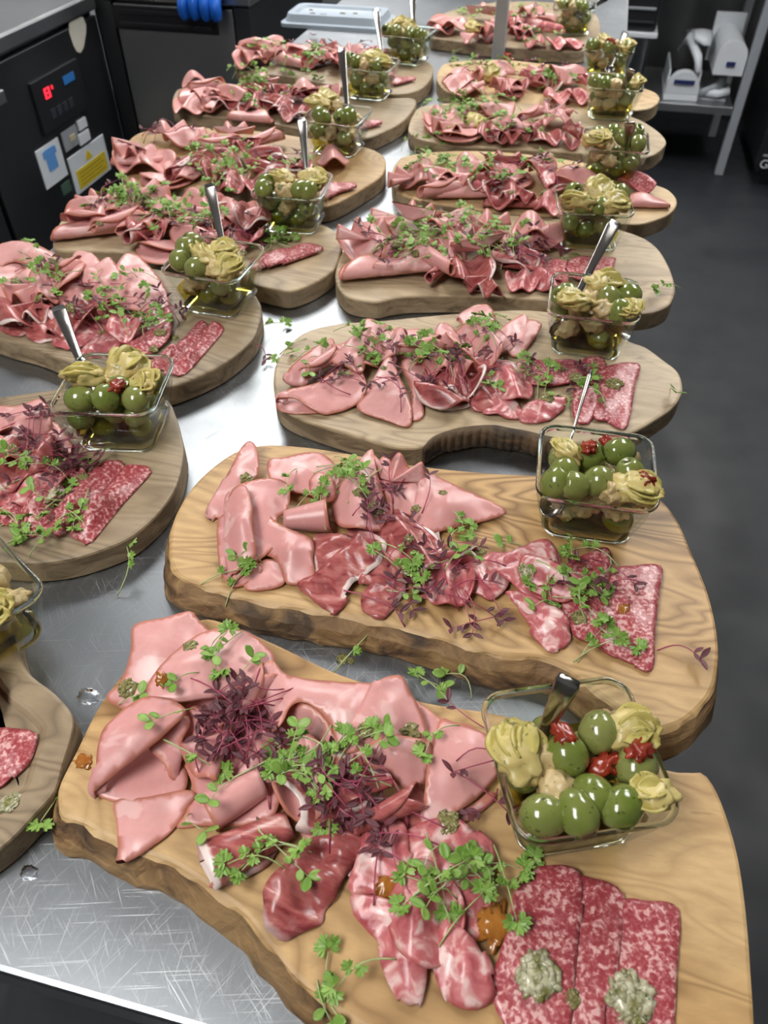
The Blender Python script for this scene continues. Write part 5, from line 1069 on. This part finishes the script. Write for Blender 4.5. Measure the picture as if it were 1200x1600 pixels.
for kind, mat, rad in (('p', GSTEM, .00055), ('c', GSTEM, .0005), ('r', RSTEM, .00055)):
    VARI[kind] = []
    for q in range(5):
        rg = random.Random(kind + str(q)); L = rg.uniform(.022, .042) * {'p': 1.1, 'c': .85, 'r': 1.15}[kind]
        sm, P = stem_mesh(L, rg.uniform(.001, .006), rg.uniform(-.008, .008), rad, mat); tip = Vector(P[-1]); leaves = []
        n = {'p': 3, 'c': 2, 'r': 2}[kind]
        for i in range(n):
            a = (i - (n - 1) / 2) * (1.05 if kind == 'p' else 2.0) + rg.uniform(-.25, .25)
            leaves.append((0, Matrix.Translation(tip) @ Matrix.Rotation(a, 4, 'Z') @ Matrix.Rotation(rg.uniform(-.5, .15), 4, 'Y') @ Matrix.Rotation(rg.uniform(-.4, .4), 4, 'X')))
        for i in range(rg.choice((0, 1, 2)) if kind != 'r' else rg.choice((1, 2))):
            t = rg.choice((3, 4, 5)) if kind != 'r' else 5; a = rg.choice((-1, 1)) * rg.uniform(.6, 1.3)
            leaves.append((1, Matrix.Translation(Vector(P[t])) @ Matrix.Rotation(a, 4, 'Z') @ Matrix.Rotation(rg.uniform(-.6, .1), 4, 'Y')))
        # joined copy for sprigs too small to show their parts
        vs, fs, mi = [], [], []
        for me, mt, m_ in [(sm, Matrix.Identity(4), 0)] + [(LEAF[kind][l], mx, 1) for l, mx in leaves]:
            o0 = len(vs); vs += [tuple(mt @ v.co) for v in me.vertices]; fs += [tuple(i + o0 for i in p.vertices) for p in me.polygons]; mi += [m_] * len(me.polygons)
        VARI[kind].append((sm, leaves, mesh('sprig', vs, fs, [mat, LEAF[kind][0].materials[0]], True, None, mi), L))
HN = {'p': ('parsley_sprig', 'green parsley sprig', 'herb'), 'c': ('cress_sprig', 'oval-leaved cress sprig', 'herb'), 'r': ('amaranth_sprig', 'red amaranth sprig', 'herb')}
bpy.context.view_layer.update(); dg = bpy.context.evaluated_depsgraph_get()
SKIP = ('glass_dish', 'serving_spoon', 'handle', 'green_olive', 'artichoke', 'heart', 'petal', 'dried', 'olive_oil', 'bowl', 'pole')
def hit_px(px, py):
    r = scene.ray_cast(dg, Vector((0, 0, CAMZ)), RAY(px, py)); return r if r[0] else None
def hit_down(x, y, z=1.25):
    r = scene.ray_cast(dg, Vector((x, y, z)), Vector((0, 0, -1))); return r if r[0] else None
HG = {'p': 'parsley sprigs', 'c': 'cress sprigs', 'r': 'amaranth sprigs'}
def place_sprig(kind, px, py, detail, label, group, rg, s=1.0, where=''):
    h = hit_px(px, py)
    if not h or h[1].z < TZ - .01 or h[4].name.startswith(SKIP): return None
    var = rg.choice(VARI[kind]); a = rg.uniform(0, 2 * PI); L = var[3] * s; mid = h[1]
    d = Vector((math.cos(a), math.sin(a), 0)); b = mid - d * L * .6; t = mid + d * L * .4
    def zz(p):
        q = hit_down(p.x, p.y)
        return q[1].z if q and q[1].z > TZ - .01 and not q[4].name.startswith(SKIP) else mid.z
    lift = rg.uniform(.0005, .0025) + (rg.random() ** 3) * .010
    b.z = min(zz(b), mid.z + .012) + .0012; t.z = min(zz(t), mid.z + .012) + .0012 + lift; b.z = max(b.z, mid.z - .012); t.z = max(t.z, mid.z - .008)
    X = (t - b).normalized(); Y = Vector((0, 0, 1)).cross(X).normalized(); Z = X.cross(Y)
    mw = Matrix.Translation(b) @ Matrix((X, Y, Z)).transposed().to_4x4() @ Matrix.Rotation(rg.uniform(-.35, .35), 4, 'X') @ Matrix.Scale(s, 4)
    nm, lab, cat = HN[kind]
    if detail:
        e = empty(nm); e.matrix_world = mw; link('stem', var[0], e)
        for l, mx in var[1]: o = link('leaf', LEAF[kind][l], e); o.matrix_local = mx
    else:
        e = link(nm, var[2]); e.matrix_world = mw
    return tag(e, label or (lab + ' ' + where + ' of the ' + group), cat, HG[kind] + ' on the ' + group)
HERB = {
 'R1': ([(378,1040,30,25,4),(480,1212,60,38,11),(545,1190,45,28,6),(700,1390,55,35,11),(770,1375,25,18,5),(300,1250,50,45,3),(240,1090,40,20,3),(450,1345,60,40,4),(560,1550,50,25,3),(620,1130,60,35,3)], [(370,1130,42,45,34),(560,1230,60,32,18),(480,1190,70,45,6),(735,1240,35,55,5),(620,1300,60,40,4)]),
 'R2': ([(560,740,40,28,9),(480,760,40,30,5),(640,880,40,40,5),(710,855,40,20,5),(870,900,65,38,10),(920,970,45,40,6),(360,880,25,25,3)], [(600,800,48,45,14),(700,890,55,28,10),(740,960,55,18,6),(900,900,60,50,5),(645,940,40,18,4)]),
 'R3': ([(560,540,50,22,10),(680,560,50,22,13),(480,545,28,18,4),(760,520,28,25,7),(830,600,50,28,10),(905,600,28,28,4)], [(690,585,50,18,13),(590,560,30,25,7),(530,600,40,20,4),(610,610,20,30,3),(780,560,40,38,7),(880,590,40,25,5)]),
 'L2': ([(50,730,55,30,8),(100,780,40,28,6),(20,800,35,35,4),(60,845,28,10,3)], [(60,720,55,35,16),(40,660,40,28,8),(115,722,28,12,7)]),
 'L3': ([(60,430,55,22,9),(170,480,55,28,10),(230,500,38,22,6)], [(60,430,50,22,7),(170,470,55,28,10),(250,490,38,22,7)]),
 'L4': ([(200,312,60,14,15),(262,330,40,20,13),(310,342,28,14,6),(420,380,28,14,5)], [(200,315,50,12,7),(360,370,48,18,9),(300,360,40,18,3)]),
 'L5': ([(340,265,48,18,7),(350,235,58,14,6),(420,270,38,14,5)], [(240,207,40,10,6),(450,260,38,18,11),(320,225,48,12,6)]),
 'L6': ([(395,125,30,12,15),(370,140,40,15,5),(470,130,30,12,4)], [(400,140,40,15,5),(470,165,48,12,6)]),
 'L7': ([(500,85,30,15,9),(410,68,40,8,4),(480,110,40,8,3)], [(500,74,38,10,8),(575,75,15,10,4)]),
 'R4': ([(640,380,48,20,12),(720,385,48,20,12),(780,385,28,14,6),(690,345,48,10,5)], [(615,385,38,20,9),(830,392,38,22,18),(690,360,48,14,4)]),
 'R5': ([(680,252,38,18,12),(760,270,38,14,6),(840,245,28,14,3)], [(790,257,38,12,7),(860,268,28,18,6),(780,285,38,14,4)]),
 'R6': ([(730,165,38,18,14),(700,182,28,14,4),(820,195,48,14,7)], [(850,172,28,12,4),(790,195,38,12,4)]),
 'R7': ([(730,98,24,10,6),(860,125,38,12,7),(790,106,38,8,4)], [(745,106,14,14,5),(830,102,38,8,5)]),
 'R8': ([(740,20,38,8,6),(815,22,38,10,7),(840,55,38,8,5)], [(840,32,28,14,8)]),
}
DETAIL = ('R1', 'R2', 'R3', 'L2', 'L3')
for b, (gs, rs) in HERB.items():
    rg = random.Random('h' + b); bx = [p[0] for p in BOARDS[b]['p']]; by = [p[1] for p in BOARDS[b]['p']]; far_ = 1 if b in DETAIL else 1.4
    for lst, kinds in ((gs, 'ppc'), (rs, 'r')):
        for (cx, cy, sx, sy, n) in lst:
            for _ in range(int(n * far_ + .5) if kinds != 'r' else n):
                for _t in range(6):
                    px_, py_ = cx + rg.gauss(0, sx * .62), cy + rg.gauss(0, sy * .62); u_ = (px_ - min(bx)) / (max(bx) - min(bx)); v_ = (py_ - min(by)) / (max(by) - min(by)) - (u_ - .5) * .35
                    wh = ('over the left end' if u_ < .25 else 'left of centre' if u_ < .45 else 'near the centre' if u_ < .6 else 'right of centre' if u_ < .78 else 'over the right end') + (', towards the back' if v_ < .42 else ', towards the front' if v_ > .62 else '')
                    if place_sprig(rg.choice(kinds), px_, py_, b in DETAIL, None, bname(b), rg, 1.0 if b in DETAIL else 1.1, wh): break
for (kind, px, py, lab) in (('p', 198, 893, 'green parsley sprig alone on the steel between the left boards and the second right-row board'), ('p', 428, 518, 'tiny green sprig on the steel behind the third right-row board'), ('p', 505, 545, 'green sprig at the left rim of the third right-row board'), ('r', 407, 562, 'red sprig lying on the steel beside the third left-row board'), ('p', 76, 1240, 'green sprig on the front rim of the front left-row board'),
                            ('c', 675, 1068, 'green cress sprig on the steel between the two front right-row boards'), ('c', 712, 1072, 'second cress sprig on the steel under the second right-row board'), ('p', 560, 1022, 'parsley sprig fallen into the gap before the second right-row board'), ('r', 1065, 1030, 'single red sprig on the bare right end of the second board'), ('r', 590, 945, 'red sprig trailing over the front of the second board'), ('c', 1050, 617, 'pale cress sprig on the bare right end of the third board'), ('p', 1040, 458, 'small sprig on the bare right end of the fourth board')):
    place_sprig(kind, px, py, True, lab, 'table', random.Random(lab), 1.1)

def chunk_mesh(name, mat, R, n, seed, flat=.5, cs=1.0):
    rg = random.Random(seed); bm = bmesh.new()
    for i in range(n):
        a = rg.uniform(0, 2 * PI); rr = R * math.sqrt(rg.random()) * .8; s = R * rg.uniform(.16, .34) * cs; h = (1 - (rr / R) ** 2) * R * flat * rg.uniform(.3, 1)
        mx = Matrix.Translation((rr * math.cos(a), rr * math.sin(a), h * .7 + s * .3)) @ Matrix.Rotation(rg.uniform(0, 6), 4, 'Z') @ Matrix.Rotation(rg.uniform(-.6, .6), 4, 'X') @ Matrix.Diagonal((s * rg.uniform(.8, 1.6), s * rg.uniform(.7, 1.1), s * rg.uniform(.35, .7), 1))
        r = bmesh.ops.create_icosphere(bm, subdivisions=1, radius=1, matrix=mx)
        for v in r['verts']: v.co += Vector((rg.gauss(0, 1), rg.gauss(0, 1), rg.gauss(0, 1))) * s * .12
    r = bmesh.ops.create_icosphere(bm, subdivisions=2, radius=1, matrix=Matrix.Translation((0, 0, R * flat * .2)) @ Matrix.Diagonal((R * .8, R * .75, R * flat * .55, 1)))
    for v in r['verts']: v.co *= 1 + .25 * noise.noise(v.co * (2.2 / R) + Vector((seed, 0, 0)))
    me = bpy.data.meshes.new(name); bm.to_mesh(me); bm.free(); me.materials.append(mat); me.polygons.foreach_set('use_smooth', [True] * len(me.polygons)); return me
PM = [chunk_mesh('pesto_dollop', PESTO, .01, 70, q, .42, .55) for q in (1, 2, 3)]; RM = [chunk_mesh('relish_dollop', RELISH, .01, 90, q, .42, .62) for q in (5, 6)]; JM = [blob_mesh('jelly_dollop', JELLY, .01, .008, .0035, lump=.7, seed=q) for q in (3, 9)]
bpy.context.view_layer.update(); dg = bpy.context.evaluated_depsgraph_get()
SPOT = {
 'R1': [(298,1010,7,'p'),(200,1075,9,'p'),(252,1060,5,'j'),(575,1140,8,'p'),(640,1143,9,'p'),(655,1163,5,'p'),(700,1285,10,'p'),(840,1525,15,'r'),(985,1560,16,'r'),(772,1445,12,'j'),(605,1385,8,'j'),(133,1190,7,'j'),(895,1560,6,'p')],
 'R2': [(385,748,8,'p'),(692,770,5,'p'),(560,770,7,'p'),(590,800,6,'p'),(650,795,6,'p'),(745,865,10,'p'),(822,890,8,'r'),(905,965,8,'p'),(640,840,5,'p'),(975,950,6,'j')],
 'R3': [(900,590,9,'p'),(960,600,12,'p'),(855,622,9,'p'),(880,575,7,'p'),(600,575,5,'p'),(780,560,9,'p'),(940,625,6,'p')],
 'L2': [(80,775,13,'r'),(130,745,7,'p'),(20,700,6,'p')],
 'L3': [(250,520,9,'p'),(60,465,8,'p'),(240,545,7,'p'),(272,528,7,'p'),(25,440,8,'p'),(110,480,7,'p')],
 'L4': [(165,325,6,'p'),(155,348,6,'p'),(430,378,5,'p'),(380,395,6,'p'),(230,315,6,'p')],
 'L5': [(340,270,6,'p'),(420,285,6,'p'),(440,292,7,'p'),(300,230,5,'p')],
 'R4': [(650,395,8,'p'),(900,400,9,'p'),(882,405,7,'p'),(620,380,7,'p')],
 'R5': [(850,300,9,'p'),(680,275,6,'p'),(800,300,6,'p')],
 'L1': [(15,1255,9,'r')],
}
for b, L in SPOT.items():
    kinds = {}
    for q in L: kinds.setdefault(q[3], []).append(q)
    for kd, items in kinds.items():
        items.sort()
        for i, (px, py, r, _) in enumerate(items):
            h = hit_px(px, py)
            if not h: continue
            o = link({'p': 'pesto_dollop', 'r': 'relish_dollop', 'j': 'jelly_dollop'}[kd], {'p': PM, 'r': RM, 'j': JM}[kd][i % 2], None, h[1] + Vector((0, 0, -.0008)))
            o.scale = (r / 10 * .95,) * 3; o.rotation_euler = (0, 0, i * 1.7); nn_ = Vector(h[2]); nn_ = nn_ if nn_.z > 0 else -nn_
            o.rotation_mode = 'QUATERNION'; o.rotation_quaternion = Vector((0, 0, 1)).slerp(nn_, .6).to_track_quat('Z', 'Y') @ Matrix.Rotation(i * 1.7, 3, 'Z').to_quaternion()
            pos = '' if len(items) == 1 else ('leftmost ' if i == 0 else 'rightmost ' if i == len(items) - 1 else NUM[i] + ' from left ')
            lab = {'p': 'dark green pesto dollop', 'r': 'pale chopped onion relish dollop', 'j': 'amber glossy jelly dollop'}[kd]
            tag(o, (pos + lab + ' on the ' + bname(b)).strip(), lab.split()[-2], lab + 's on the ' + bname(b))
# drops and crumbs on the steel
DROP = blob_mesh('water_drop', mat_glass('water', (.97, .98, 1), .0, 1.33), .008, .006, .002, lump=.4, seed=2)
for px, py, s, lab in ((138, 1088, 1.0, 'large clear liquid drop on the steel left of the front board'), (46, 1364, .7, 'small amber oil drop on the steel near the front corner'), (487, 1587, .5, 'tiny drop on the steel at the front table edge')):
    p = W(px, py, TZ); o = link('liquid_drop', DROP, None, (p.x, p.y, TZ + .0008)); o.scale = (s,) * 3; tag(o, lab, 'drop')
for i, (px, py, s) in enumerate(((418, 505, .35), (505, 1005, .4), (535, 1030, .6), (470, 985, .4), (487, 680, .45), (548, 1033, .4), (520, 1000, .35))):
    p = W(px, py, TZ); o = link('pesto_crumb', PM[i % 3], None, (p.x, p.y, TZ)); o.scale = (s,) * 3; tag(o, 'small dark pesto crumb spilled on the steel table', 'crumb', 'pesto crumbs on the steel')

# yellow artichoke wedges and tomato lying on the far boards' meats
for px, py, b in ((742, 196, 'R6'), (763, 116, 'R7'), (738, 46, 'R8')):
    h = hit_px(px, py)
    if h: artichoke(h[1] + Vector((0, 0, .004)), 1.1, .5, 'yellow artichoke wedge lying on the meats of the ' + bname(b), 'artichoke wedges on the meats', 1.3)
h = hit_px(787, 92)
if h: o = link('dried_tomato', TOM[0], None, h[1] + Vector((0, 0, .003))); o.scale = (1.8,) * 3; tag(o, 'orange-red tomato piece on the meats of the seventh right-row board', 'tomato')
